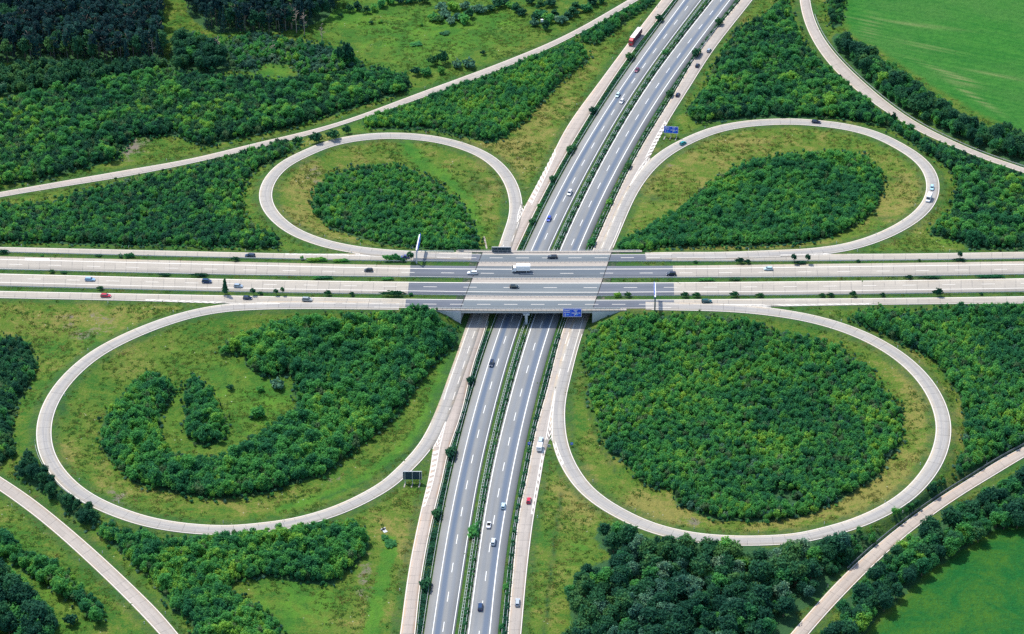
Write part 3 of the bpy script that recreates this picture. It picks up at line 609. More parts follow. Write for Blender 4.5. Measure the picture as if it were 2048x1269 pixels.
for r in RR: m.line(offs(r, 0.3), 0.30); m.line(offs(r, 0.3, False), 0.30)
def part(P, pred):
    k = pred(P); 
    return P[k] if k.any() else P[:0]
def pxof(P): return proj(P[:, 0], P[:, 1], P[:, 2])
def runs(P, ok, w, **kw):
    i = 0; n = len(P)
    while i < n:
        if ok[i]:
            j = i
            while j+1 < n and ok[j+1]: j += 1
            if j-i > 2: m.line(P[i:j+1], w, **kw)
            i = j+1
        else: i += 1
# outer edge lines of the collectors: left out where a loop lane joins
P = offs(RCW, 0.3); _, y = pxof(P); runs(P, (y < 400) | ((y > 485) & (y < 800)) | (y > 905), 0.30)
P = offs(RCE, 0.3, False); _, y = pxof(P); runs(P, (y < 300) | ((y > 440) & (y < 745)) | (y > 905), 0.30)
P = offs(RFC, 0.3); x, _ = pxof(P); runs(P, (x < 690) | ((x > 870) & (x < 1345)) | (x > 1690), 0.28)
P = offs(RNC, 0.3, False); x, _ = pxof(P); runs(P, (x < 430) | ((x > 745) & (x < 1345)) | (x > 1560), 0.28)
ends = [((30, 1e9), 0), ((40, 1e9), 0), ((40, 1e9), 0), ((40, 1e9), 0)]
for r, lp in zip(RL, (L_NW, L_NE, L_SE, L_SW)):
    for left in (True, False):
        P = offs(r, 0.28, left); x, y = pxof(P)
        hide = np.zeros(len(P), bool)
        if r is RL[0]: hide = ((y > 412) & (x > 990)) if not left else np.zeros(len(P), bool); hide |= (y > 490) & (x > 990) | (x > 720) & (y > 498) & (x < 990) & (y > 508) 
        if r is RL[1]: hide = ((y > 316) & (x < 1300)) & (left) | (y > 498) & (x < 1300)
        if r is RL[1]: hide |= (y > 508.8) & (x < 1660)
        if r is RL[2]: hide = ((y < 884) & (x < 1130) & (not left)) | (y < 665) & (x < 1300)
        if r is RL[2]: hide |= (y < 614.5) & (x > 1300)
        if r is RL[3]: hide = ((y < 900) & (x > 862)) | (y < 660) & (x > 800)
        if r is RL[3]: hide |= (y < 609) & (x < 800)
        runs(P, ~hide, 0.30)
m.obj('lane_markings', M['paint_warm'])
m = Strip()
m.line(pxline([(1040,438),(1024,482),(1014,507),(958,641),(938,696.5),(919.5,756.5),(899.5,819)]), 0.26, (6, 12, 3))
m.line(pxline([(1257.8,375.8),(1247.8,394.5),(1225,444.5),(1204,494.5),(1190,530),(1145.5,658),(1126.5,719),(1112,772)]), 0.26, (6, 12, 4))
m.line(pxline([(800,514.6),(900,515.6),(1024,516.3),(1216,516),(1345,515.6)], 8, 'ew', .03), 0.30, (6, 12, 5)); m.line(pxline([(1345,515.6),(1470,515.2),(1560,513.8)], 8, 'ew'), 0.26, (30, 33, 2))
m.line(pxline([(680,607.2),(800,608.4),(1024,609.3),(1216,609.2),(1392,608.9)], 8, 'ew', .03), 0.30, (6, 12, 1)); m.line(pxline([(512,605.8),(560,606.5),(670,607.1)], 8, 'ew'), 0.3)
m.line(pxline([(1393,609),(1470,609.2),(1530,610.2)], 8, 'ew'), 0.3); m.line(pxline([(690,511.5),(740,512.8),(800,514.5)], 8, 'ew'), 0.3)
# gores: outline, chevrons, and the hatched tapers beyond the noses
def lerp(a, b, t): return (a[0]+(b[0]-a[0])*t, a[1]+(b[1]-a[1])*t)
def at(pts, t):
    p = np.array(pts, float); d = np.concatenate([[0], np.cumsum(np.hypot(*np.diff(p, axis=0).T))]); q = t*d[-1]
    return np.array([np.interp(q, d, p[:, 0]), np.interp(q, d, p[:, 1])])
def w3(p, z0, dz=0.0):
    if z0 == 'ew': x, y, z = unproj_ew(p[0], p[1])
    else: x, y = unproj(p[0], p[1], 0.0); z = 0.0
    return (float(x), float(y), float(z)+MZ+0.02+dz)
def gore(A, B, n, z0='g', lean=0.5, fillw=0.34):
    """A, B: border lines running from the painted apex to the nose"""
    m.line(pxline(A, 6, z0), 0.32); m.line(pxline(B, 6, z0), 0.32)
    for i in range(n):
        t = (i+0.6)/n; t1 = min(1, t+fillw/n); k = lean/n
        a0, a1 = at(A, max(0, min(1, t-k))), at(A, max(0, min(1, t1-k))); b0, b1 = at(B, max(0, min(1, t-k))), at(B, max(0, min(1, t1-k)))
        c0 = (at(A, min(1, t+k))+at(B, min(1, t+k)))/2; c1 = (at(A, min(1, t1+k))+at(B, min(1, t1+k)))/2
        m.poly([w3(a0, z0), w3(c0, z0), w3(c1, z0), w3(a1, z0)]); m.poly([w3(c0, z0), w3(b0, z0), w3(b1, z0), w3(c1, z0)])
def taper(A, B, n, z0='g', sk=0.35, fillw=0.5):
    m.line(pxline(A, 6, z0), 0.3)
    for i in range(n):
        t = (i+0.3)/n; t1 = t+fillw/n; k = sk/n
        m.poly([w3(at(A, t), z0), w3(at(B, min(1, t+k)), z0), w3(at(B, min(1, t1+k)), z0), w3(at(A, t1), z0)])
gore([(1034,446),(1036,428),(1041,413)], [(1034,446),(1044,428),(1052.5,411)], 5)
taper([(1063,410),(1083,370),(1101,331),(1112,307)], [(1053,409),(1078,360),(1099,320),(1110,298)], 12)
gore([(1258,375),(1277,340),(1296,314)], [(1258,375),(1282,341),(1302,315)], 6)
taper([(1291,316),(1312,274),(1330,243)], [(1300,314),(1317,281),(1335,247)], 10)
gore([(892,844),(886,868),(879,896)], [(891,844),(881,868),(867,896)], 6)
taper([(879,897),(869,950),(860,985),(849,1015)], [(867,897),(859,950),(849,992),(843,1016)], 11)
gore([(1111.5,774),(1101,826),(1091,882)], [(1111.5,774),(1106,826),(1104,882)], 9)
taper([(1087,893),(1078,940),(1070,985),(1062,1030)], [(1092.5,893),(1081.5,945),(1073.5,985),(1065,1030)], 10)
taper([(1111,884),(1116,901),(1125,922),(1141,951)], [(1106,884),(1110.5,900),(1119.5,923),(1134,951)], 6)
gore([(560,607),(500,607.2),(453,606.2)], [(560,607.5),(500,609.2),(453,609.6)], 6, 'ew', 0.9)
taper([(452,604.6),(370,601.8),(290,599.4)], [(452,608),(370,605.2),(290,602.4)], 11, 'ew', 1.2)
gore([(740,513),(725,511.6),(708,510.4)], [(740,512.5),(722,509.8),(708,507.8)], 4, 'ew', 0.9)
taper([(708,511.6),(640,510.6),(570,509.3)], [(708,508.8),(640,508.2),(570,507.2)], 9, 'ew', 1.2)
gore([(1560,511),(1620,510.8),(1660,510.2)], [(1560,510.5),(1620,509),(1660,507)], 5, 'ew', 0.9)
gore([(1440,609),(1500,610.5),(1543,611)], [(1440,609.5),(1500,612.6),(1543,615)], 6, 'ew', 0.9)
taper([(1545,610.2),(1640,608.6),(1740,607.4)], [(1545,613.3),(1640,611.4),(1740,609.7)], 12, 'ew', 1.2)
m.obj('lane_markings', M['paint_warm'])
m = Strip(); q = [unproj_ew(x, y) for x, y in ((50,516.3),(99,517.6),(99,522.4),(50,521.2))]
m.poly([(float(a), float(b), float(c)+0.012) for a, b, c in q]); m.obj('road_patch', M['patch'])
# grass laid over the backs of the abutments, up to the deck joints
for j, sg in ((jl, -1), (jr, 1)):
    P = []
    for dx, ys in ((sg*1.2, np.linspace(504.5, 620, 40)), (sg*17, np.linspace(504.5, 620, 40))):
        x, y = unproj(j(ys)+dx, ys, 6.9); P.append(np.stack([x, y, np.full(40, 6.9)], 1))
    V = np.concatenate(P); q = np.arange(39); me = mesh_np('grass', V, np.stack([q, q+1, q+41, q+40], -1))
    if me.polygons[0].normal.z < 0: me.flip_normals()
    tag(newobj('grass_verge', me, g.mat), kind='structure')
# dark expansion joints across the deck ends
for j in (jl, jr):
    m = Strip(); P = []
    for yy in np.linspace(505.5, 620.5, 60):
        x, y = unproj(j(yy), yy, 7.0); P.append((float(x), float(y), float(zew(x))+0.034))
    m.line(np.array(P), 0.32); m.obj('expansion_joint', M['black'])
# ------------------------------------------------------------------ BRIDGE
def W3(px, py, z):
    x, y = unproj(px, py, z); return Vector((float(x), float(y), float(z)))
br = empty('bridge', W3(1072, 565, 0), 0, 'grey concrete motorway overpass with piers and abutments in the middle of the interchange', 'bridge')
def rel(v): return Vector(v)-br.location
ZD = 6.93
c = [W3(jl(504.2), 504.2, ZD), W3(jr(504.2), 504.2, ZD), W3(jr(621.8), 621.8, ZD), W3(jl(621.8), 621.8, ZD)]
b = MB(); b.hexa([rel(p)-Vector((0, 0, 0.45)) for p in (c[3], c[2], c[1], c[0])], [rel(p) for p in (c[3], c[2], c[1], c[0])]); b.obj('deck', M['deckc'], br)
for i in range(9):                                             # longitudinal girders
    t0 = 0.012+i*0.1175; t1 = t0+0.035
    A = [c[3].lerp(c[0], t0), c[2].lerp(c[1], t0), c[2].lerp(c[1], t1), c[3].lerp(c[0], t1)]
    b = MB(); b.hexa([rel(p)-Vector((0, 0, 1.65)) for p in A], [rel(p)-Vector((0, 0, 0.452)) for p in A]); b.obj('girder', M['abut'], br)
def cap(pa, pb, ya, yb, dz, wid, zlo, name='parapet'):
    b = MB(); n = 24
    for i in range(n):
        x0 = pa+(pb-pa)*i/n; x1 = pa+(pb-pa)*(i+1)/n
        y0 = ya+(yb-ya)*0+np.interp(x0, XQ0, ya_f); y1 = np.interp(x1, XQ0, ya_f)
        p0, p1 = W3(x0, y0, 7), W3(x1, y1, 7); d = Vector((0, wid, 0))
        b.hexa([rel(p0)+Vector((0, 0, zlo)), rel(p1)+Vector((0, 0, zlo)), rel(p1)+d+Vector((0, 0, zlo)), rel(p0)+d+Vector((0, 0, zlo))],
               [rel(p0)+Vector((0, 0, dz)), rel(p1)+Vector((0, 0, dz)), rel(p1)+d+Vector((0, 0, dz)), rel(p0)+d+Vector((0, 0, dz))])
    return b.obj(name, M['deckc'], br)
near_y = ew_edge([(840,620.3),(1024,622.3),(1216,621.6),(1330,621)], XQ0, 2); far_y = ew_edge([(880,504.2),(1024,505.2),(1216,504.6),(1320,504)], XQ0, 2)
ya_f = near_y; cap(860, 1253, 0, 0, 0.12, 1.35, -0.45); ya_f = far_y; cap(912, 1284, 0, 0, 0.12, 1.2, -0.45)
# abutments and wing walls
for j, s in ((jl, -1), (jr, 1)):
    p0, p1 = W3(j(622.3)+0.5, 622.3, 7), W3(j(504), 504, 7); n = Vector((s*3.1, 0, 0))
    b = MB(); b.hexa([rel(Vector((p.x, p.y, -0.8))) for p in (p0, p1)]+[rel(Vector((p.x, p.y, -0.8)))+n for p in (p1, p0)],
                     [rel(Vector((p.x, p.y, 6.40))) for p in (p0, p1)]+[rel(Vector((p.x, p.y, 6.40)))+n for p in (p1, p0)]); b.obj('abutment', M['abut'], br)
for xa, xb in ((921.5, 862), (1187, 1251)):
    pa, pb = W3(xa, 622.4, 7), W3(xb, 621.6 if xb > 1000 else 620.9, 7); th = Vector((0, 0.8, 0))
    b = MB(); b.hexa([rel(Vector((pa.x, pa.y, -0.8))), rel(Vector((pb.x, pb.y, 4.9))), rel(Vector((pb.x, pb.y, 4.9)))+th, rel(Vector((pa.x, pa.y, -0.8)))+th],
                     [rel(Vector((pa.x, pa.y, 6.52))), rel(Vector((pb.x, pb.y, 6.52))), rel(Vector((pb.x, pb.y, 6.52)))+th, rel(Vector((pa.x, pa.y, 6.52)))+th]); b.obj('wing_wall', M['abut'], br)
for i in range(5):                                             # column row on the median
    t = 0.035+i*0.233; yy = 622-t*118; xm = (jl(yy)+jr(yy))/2-1+0.5
    p = W3(1051+(622-yy)*0.405, yy+3, 7.0)
    b = MB(); q = rel((p.x, p.y, -0.3)); b.cyl(q, 0.62, 5.2, n=20); b.hexa([q+Vector(v) for v in ((-1.3, -.6, 4.9), (1.3, -.6, 4.9), (1.3, .6, 4.9), (-1.3, .6, 4.9))], [q+Vector(v) for v in ((-1.5, -.7, 5.58), (1.5, -.7, 5.58), (1.5, .7, 5.58), (-1.5, .7, 5.58))]); b.obj('pier', M['abut'], br)
# ------------------------------------------------------------------ guardrails and railings
def rail_mesh(P, h=0.78, beam=0.32, step=2.0, double=0.0, th=0.09, pw=0.13, mi_post=0):
    b = MB(); d = np.concatenate([[0], np.cumsum(np.hypot(*np.diff(P[:, :2], axis=0).T))])
    q = np.arange(0, d[-1], 4.0); p = np.stack([np.interp(q, d, P[:, k]) for k in range(3)], 1)
    t = np.gradient(p[:, :2], axis=0); t /= np.hypot(t[:, 0], t[:, 1])[:, None]; n = np.stack([-t[:, 1], t[:, 0]], 1)
    for o in ((0.0,) if not double else (-double/2, double/2)):
        V = []; 
        for i in range(len(p)):
            for a, z in ((-th/2, h-beam), (th/2, h-beam), (th/2, h), (-th/2, h)):
                V.append((p[i, 0]+n[i, 0]*(o+a), p[i, 1]+n[i, 1]*(o+a), p[i, 2]+z))
        fs = []
        for i in range(len(p)-1):
            for k in range(4): fs.append((4*i+k, 4*i+(k+1) % 4, 4*i+4+(k+1) % 4, 4*i+4+k))
        b.add(V, fs)
    q = np.arange(1.0, d[-1], step); p = np.stack([np.interp(q, d, P[:, k]) for k in range(3)], 1)
    nx = np.stack([np.interp(q, np.arange(0, len(n))*4.0, n[:, k]) for k in range(2)], 1)
    for i in range(len(p)):
        x, y, z = p[i]; w = pw/2
        if double:
            a = nx[i]*double/2; b.bar((x-a[0], y-a[1], z+h-0.1), (x+a[0], y+a[1], z+h-0.1), pw, 0.1)
        b.box(x-w, x+w, y-w, y+w, z-0.5, z+h+0.05)
    return b
def guardrail(P, label, mat='galv', **kw):
    b = rail_mesh(P, **kw); o = b.obj('guardrail', M[mat]); tag(o, label, 'guardrail', 'guardrails along the motorways'); return o
def shift(r, dist, left, dz=0.0, y0=None, y1=None, x0=None, x1=None):
    D = r.R-r.L; D = D/np.linalg.norm(D, axis=1)[:, None]; P = (r.L-D*dist) if left else (r.R+D*dist)
    x, y = pxof(P); ok = np.ones(len(P), bool)
    if y0 is not None: ok &= (y > y0)
    if y1 is not None: ok &= (y < y1)
    if x0 is not None: ok &= (x > x0)
    if x1 is not None: ok &= (x < x1)
    P = P[ok].copy(); P[:, 2] += dz; return P
guardrail(shift(RW, 0.7, True, y1=1330), 'galvanised guardrail beside the hard shoulder of the left north-south carriageway')
guardrail(shift(RCW, 0.6, False, y0=640, y1=1330), 'galvanised guardrail between the near left collector road and its hedge strip')
guardrail(shift(RW, 1.9, False, y1=1330), 'ladder-like double guardrail down the middle of the north-south median', double=0.75)
guardrail(shift(RE, 0.65, True, y1=1330), 'galvanised guardrail beside the fast lane of the right north-south carriageway')
guardrail(shift(RE, 1.5, False, y1=1330), 'galvanised guardrail beside the hard shoulder of the right north-south carriageway')
guardrail(shift(RCE, 0.6, True, y1=1330), 'galvanised guardrail along the left side of the right collector road')
guardrail(shift(RFC, 0.7, False), 'guardrail on the narrow strip in front of the farthest cross lane')
guardrail(shift(RFM, 0.7, False), 'guardrail along the far edge of the cross motorway median')
guardrail(shift(RNM, 0.7, False), 'guardrail between the near cross carriageway and the nearest collector lane')
guardrail(shift(RR[1], 0.7, False, x0=1628, x1=2140), 'pale guardrail along the curved ramp beside the big green field', beam=0.34)
guardrail(shift(RR[3], 0.6, True, x0=1690, x1=2140), 'dark low steel barrier along the upper side of the bottom right ramp', 'galv_dark', h=1.15, beam=0.95, th=0.2)
guardrail(shift(RL[3], 0.7, False, x0=60, x1=175, y0=880) if False else shift(RL[3], 0.75, True, x0=60, x1=170, y0=880), 'short guardrail on the outer bend of the bottom left loop')
guardrail(shift(RFC, 1.0, True, x0=838, x1=912), 'short guardrail between the far gantry and the bridge')
def px_rail(f, x0, x1, dy, z=7.12):
    xs = np.arange(x0, x1, 9.0); ys = np.interp(xs, XQ0, f)+dy; x, y = unproj(xs, ys, 7.0)
    return np.stack([x, y, np.full(len(x), z)], 1)
for f, x0, x1, dy, lab in ((far_y, 914, 1284, -0.2, 'bridge railing with thin bars along the far edge of the deck'), (near_y, 862, 1253, -0.9, 'bridge railing with thin bars along the near edge of the deck'),):
    P = px_rail(f, x0, x1, dy); b = rail_mesh(P, h=1.05, beam=0.08, th=0.07, step=2.0, pw=0.08)
    b2 = rail_mesh(P, h=0.62, beam=0.06, th=0.05, step=400, pw=0.05); b.add(b2.v, b2.f)
    o = b.obj('railing', M['galv']); tag(o, lab, 'railing', 'railings of the bridge')
guardrail(px_rail(near_y, 862, 1253, -2.9, 6.98), 'guardrail along the near edge of the bridge deck beside the walkway')
# ------------------------------------------------------------------ signs
def panel_marks(root, w, h, z0, y, marks, mat, name='lettering', each=False):
    b = MB()
    for x0, x1, za, zb in marks:
        b.box(-w/2+x0*w, -w/2+x1*w, y-0.012, y, z0+za*h, z0+zb*h)
        if each: b.obj(name, mat, root); b = MB()
    return None if each else b.obj(name, mat, root)
def big_sign(px, py, zg, w, h, z0, label, face=True, posts=3, foot=True, rz=0.0, split=0.43):
    p = W3(px, py, zg); r = empty('motorway_sign', p, rz, label, 'road sign', 'large motorway signs')
    if face:
        b = MB(); b.box(-w/2, w/2, -0.06, 0.06, z0, z0+h); b.obj('panel', M['signblue'], r)
        b = MB(); t = 0.14
        b.box(-w/2-.02, w/2+.02, -0.09, -0.065, z0+h-t, z0+h+.02); b.box(-w/2-.02, w/2+.02, -0.09, -0.065, z0-.02, z0+t); b.box(-w/2-.02, -w/2+t, -0.09, -0.065, z0+t+.002, z0+h-t-.002); b.box(w/2-t, w/2+.02, -0.09, -0.065, z0+t+.002, z0+h-t-.002)
        b.obj('border', M['white'], r)
        b = MB(); xs = -w/2+w*split; b.box(xs-.06, xs+.06, -0.082, -0.064, z0+t+.01, z0+h-t-.01); b.obj('divider', M['signlight'], r)
        panel_marks(r, w, h, z0, -0.068, [(.06,.37,.74,.81),(.06,.20,.54,.61),(.22,.30,.54,.61),(.315,.37,.54,.61),(.58,.78,.80,.87),(.63,.75,.62,.68),(.47,.79,.44,.52),(.83,.93,.44,.53)], M['white'])
        panel_marks(r, w, h, z0, -0.067, [(.19,.33,.20,.36),(.72,.82,.22,.38)], M['signlight'], 'route_shield', True)
        b = MB(); b.box(-w/2+.105*w, -w/2+.14*w, -0.085, -0.07, z0+.13*h, z0+.36*h); b.add([(-w/2+.085*w, -0.085, z0+.36*h), (-w/2+.16*w, -0.085, z0+.36*h), (-w/2+.1225*w, -0.085, z0+.43*h)], [(0, 1, 2)])
        b.obj('arrow', M['white'], r); b = MB()
        x0 = -w/2+.58*w; b.add([(x0, -0.085, z0+.14*h), (x0+.035*w, -0.085, z0+.12*h), (x0+.11*w, -0.085, z0+.32*h), (x0+.075*w, -0.085, z0+.34*h)], [(0, 1, 2, 3)]); b.add([(x0+.05*w, -0.085, z0+.37*h), (x0+.135*w, -0.085, z0+.28*h), (x0+.13*w, -0.085, z0+.40*h)], [(0, 1, 2)])
        b.obj('arrow', M['white'], r)
    else:
        b = MB(); b.box(-w/2, w/2, -0.05, 0.06, z0, z0+h); b.obj('panel', M['signback'], r)
        b = MB(); b.box(-w/2-.05, w/2+.05, -0.08, 0.09, z0+h+.003, z0+h+.2); b.box(-w/2-.12, -w/2-.003, -0.08, 0.09, z0, z0+h); b.box(w/2+.003, w/2+.12, -0.08, 0.09, z0, z0+h); b.obj('border', M['white'], r)
    for i in range(posts):
        x = -w/2+w*(0.1+0.8*i/(posts-1)) if posts > 1 else 0; s = 1 if face else -1
        b = MB(); b.box(x-.11, x+.11, *sorted((s*0.065, s*0.28)), -0.6, z0+h-0.1); b.obj('post', M['galv'] if foot else M['galv_dark'], r)
        if foot:
            b = MB(); b.hexa([(x-.60, -3.3, -.4), (x-.15, -3.3, -.4), (x+.35, -.4, -.4), (x-.1, -.4, -.4)], [(x-.60, -3.3, .18), (x-.15, -3.3, .18), (x+.35, -.4, .3), (x-.1, -.4, .3)]); b.obj('footing', M['deckc'], r)
    return r
def gz(px, py): return float(ground_at(np.array(px, float), np.array(py, float))[2])
big_sign(1144.5, 622.6, 7.0, 8.25, 4.15, -3.0, 'large blue direction sign with white arrows hanging on the near bridge edge', foot=False)
big_sign(1003, 504.6, 7.0, 8.7, 3.9, -1.3, 'dark backed sign seen from behind on the far bridge edge', face=False, posts=5, foot=False)
big_sign(1341.5, 274.5, gz(1341.5, 274.5), 7.2, 3.8, 2.2, 'large blue direction sign on three posts in the grass beside the upper right gore', rz=math.radians(-8))
big_sign(825, 966, gz(825, 966), 7.5, 3.9, 1.7, 'dark sign seen from behind on three posts beside the bottom left loop', face=False)
def gantry(px, py, tx, ty, hgt, face, label):
    x, y, z = unproj_ew(px, py); p = Vector((float(x), float(y), float(z))); q = W3(tx, ty, p.z+hgt); d = q-Vector((p.x, p.y, p.z+hgt)); L = d.length
    r = empty('sign_gantry', p, math.atan2(d.y, d.x)-math.pi/2, label, 'gantry', 'sign gantries over the collector lanes')
    b = MB(); b.box(-.3, .3, -.3, .3, -.8, hgt); b.obj('post', M['galv_dark'] if face < 0 else M['galv'], r)
    b = MB(); b.box(-.3, .3, -.5, L, hgt+.003, hgt+.4); b.obj('beam', M['white'], r)
    for k in range(4): pass
    s = face
    for a, e in ((1.0, L*0.52), (L*0.55, L-0.3)):
        b = MB(); b.box(*sorted((s*.32, s*.44)), a, e, hgt-2.2, hgt+1.1); b.obj('panel', M['signblue'], r)
        b = MB(); b.box(*sorted((s*.443, s*.46)), a+.5, e-.5, hgt+.2, hgt+.5); b.box(*sorted((s*.443, s*.46)), a+.5, e-1.2, hgt-.7, hgt-.4); b.box(*sorted((s*.443, s*.46)), a+.8, a+1.2, hgt-2.0, hgt-1.0); b.obj('lettering', M['white'], r)
    return r
gantry(833.5, 526.5, 839.5, 470.5, 7.0, 1, 'cantilever sign gantry with blue panels over the far collector lane left of the bridge')
gantry(1309.5, 621.5, 1309.8, 567, 7.2, -1, 'cantilever sign gantry over the nearest collector lane right of the bridge')
def small_sign(px, py, w, h, z0, mat, label):
    p = Vector(tuple(float(a) for a in ground_at(np.array(float(px)), np.array(float(py))))); r = empty('road_sign', p, 0, label, 'road sign', 'small road signs')
    b = MB(); b.box(-w/2, w/2, -.04, .04, z0, z0+h); b.obj('panel', M[mat], r)
    b = MB(); b.box(-w*.3, w*.3, -.06, -.042, z0+h*.4, z0+h*.62); b.obj('symbol', M['white'] if mat == 'signblue' else M['galv_dark'], r)
    b = MB(); b.cyl((0, .09, -.4), .05, z0+h+.3, n=10); b.obj('post', M['galv'], r)
small_sign(1058, 893.5, 1.1, 1.2, 0.9, 'signblue', 'small blue road sign on the hedge strip left of the caravan')
small_sign(1143.5, 894, 1.1, 1.1, 1.0, 'signblue', 'small blue road sign in the grass right of the near right loop')
small_sign(1098, 897.5, 1.3, 1.5, 0.6, 'galv', 'grey exit board in the tip of the gore behind the caravan')
# culvert head, drainage chute, hide
p = Vector(tuple(float(a) for a in ground_at(np.array(769.), np.array(1062.)))); r = empty('culvert', p, math.radians(35), 'grey concrete culvert mouth in the grass at the top of the bright green ditch', 'culvert')
b = MB(); b.box(-1.1, 1.1, .9, 1.2, -.6, .6); b.obj('head_wall', M['abut'], r)
b = MB(); b.box(-.8, .8, -1.2, .89, -.6, .06); b.obj('apron', M['abut'], r)
b = MB(); b.cyl((0, .95, .35), .42, .6, 'y', 14); b.obj('pipe_mouth', M['black'], r)
a0 = Vector(tuple(float(a) for a in ground_at(np.array(968.), np.array(474.)))); a1 = Vector(tuple(float(a) for a in ground_at(np.array(973.5), np.array(498.))))
b = MB(); d = (a1-a0); nrm = Vector((d.y, -d.x, 0)).normalized()
for s in (-.3, .3): b.bar(a0+nrm*s+Vector((0, 0, .06)), a1+nrm*s+Vector((0, 0, .06)), .14, .24)
b.bar(a0+Vector((0, 0, .02)), a1+Vector((0, 0, .02)), .46, .08); o = b.obj('drainage_chute', M['deckc']); tag(o, 'narrow pale concrete drainage chute running down the slope beside the far bridge corner', 'drain')
# ------------------------------------------------------------------ delineator posts
def dpost(x, y, z, label):
    r = empty('delineator_post', (x, y, z), 0, label, 'marker post', 'white delineator posts along the ramps'); return r
dp_body = MB(); dp_body.hexa([(-.11, -.09, -.3), (.11, -.09, -.3), (.11, .09, -.3), (-.11, .09, -.3)], [(-.09, -.07, 1.05), (.09, -.07, 1.05), (.09, .07, 1.12), (-.09, .07, 1.12)]); dp_me = dp_body.mesh('post'); dp_me.materials.append(M['white'])
dp_b = MB(); dp_b.box(-.115, .115, -.095, .095, .72, .90); dp_bm = dp_b.mesh('band'); dp_bm.materials.append(M['black'])
DP = {'the upper left loop': [(556,423),(593,453),(649,477),(714,491),(819,499),(620,289),(852,267),(924,285),(1017,405)],
 'the upper right loop': [(1601,499),(1680,488),(1752,468),(1805,441),(1840,410),(1410,255),(1871,415)],
 'the bottom right loop': [(1174,962),(1263,1025),(1381,1061),(1518,1071),(1657,1051),(1770,1004),(1849,932),(1683,644),(1796,696),(1833,724),(1875,768)],
 'the bottom left loop': [(182,703),(255,661),(158,963),(236,1012),(346,626),(130,790),(446,1048),(568,1041)],
 'the cross motorway': [(42,493),(256,499),(484,504),(703,504),(1716,507),(1900,504),(1491,503),(1816,612),(216,605),(430,606)],
 'the upper left ramp': [(55,373),(333,320),(525,281),(690,238),(850,176)],
 'the bottom left ramp': [(59,988),(205,1105),(26,1004),(171,1121),(330,1230),(295,1246)],
 'the bottom right ramp': [(1662,1173),(1813,1037),(1979,925)],
 'the upper motorway verge': [(1225,119),(1281,41),(1163,209),(1431,127),(1388,192)],
 'the near motorway verge': [(868,782+47),(812,1180),(1075,1034)]}
for k, L in DP.items():
    for px, py in L:
        x, y, z = (float(a) for a in ground_at(np.array(float(px)), np.array(float(py)+2)))
        if bool(on_road(x, y)): 
            for d in ((0, 1.2), (1.2, 0), (0, -1.2), (-1.2, 0), (1.5, 1.5), (-1.5, 1.5), (2.4, 0), (0, 2.4), (0, -2.4), (-2.4, 0)):
                if not bool(on_road(x+d[0], y+d[1])): x += d[0]; y += d[1]; break
        z = float(hz(x, y)); r = dpost(x, y, z, 'white delineator post with black band beside '+k)
        newobj('post', dp_me, None, r); newobj('band', dp_bm, None, r)
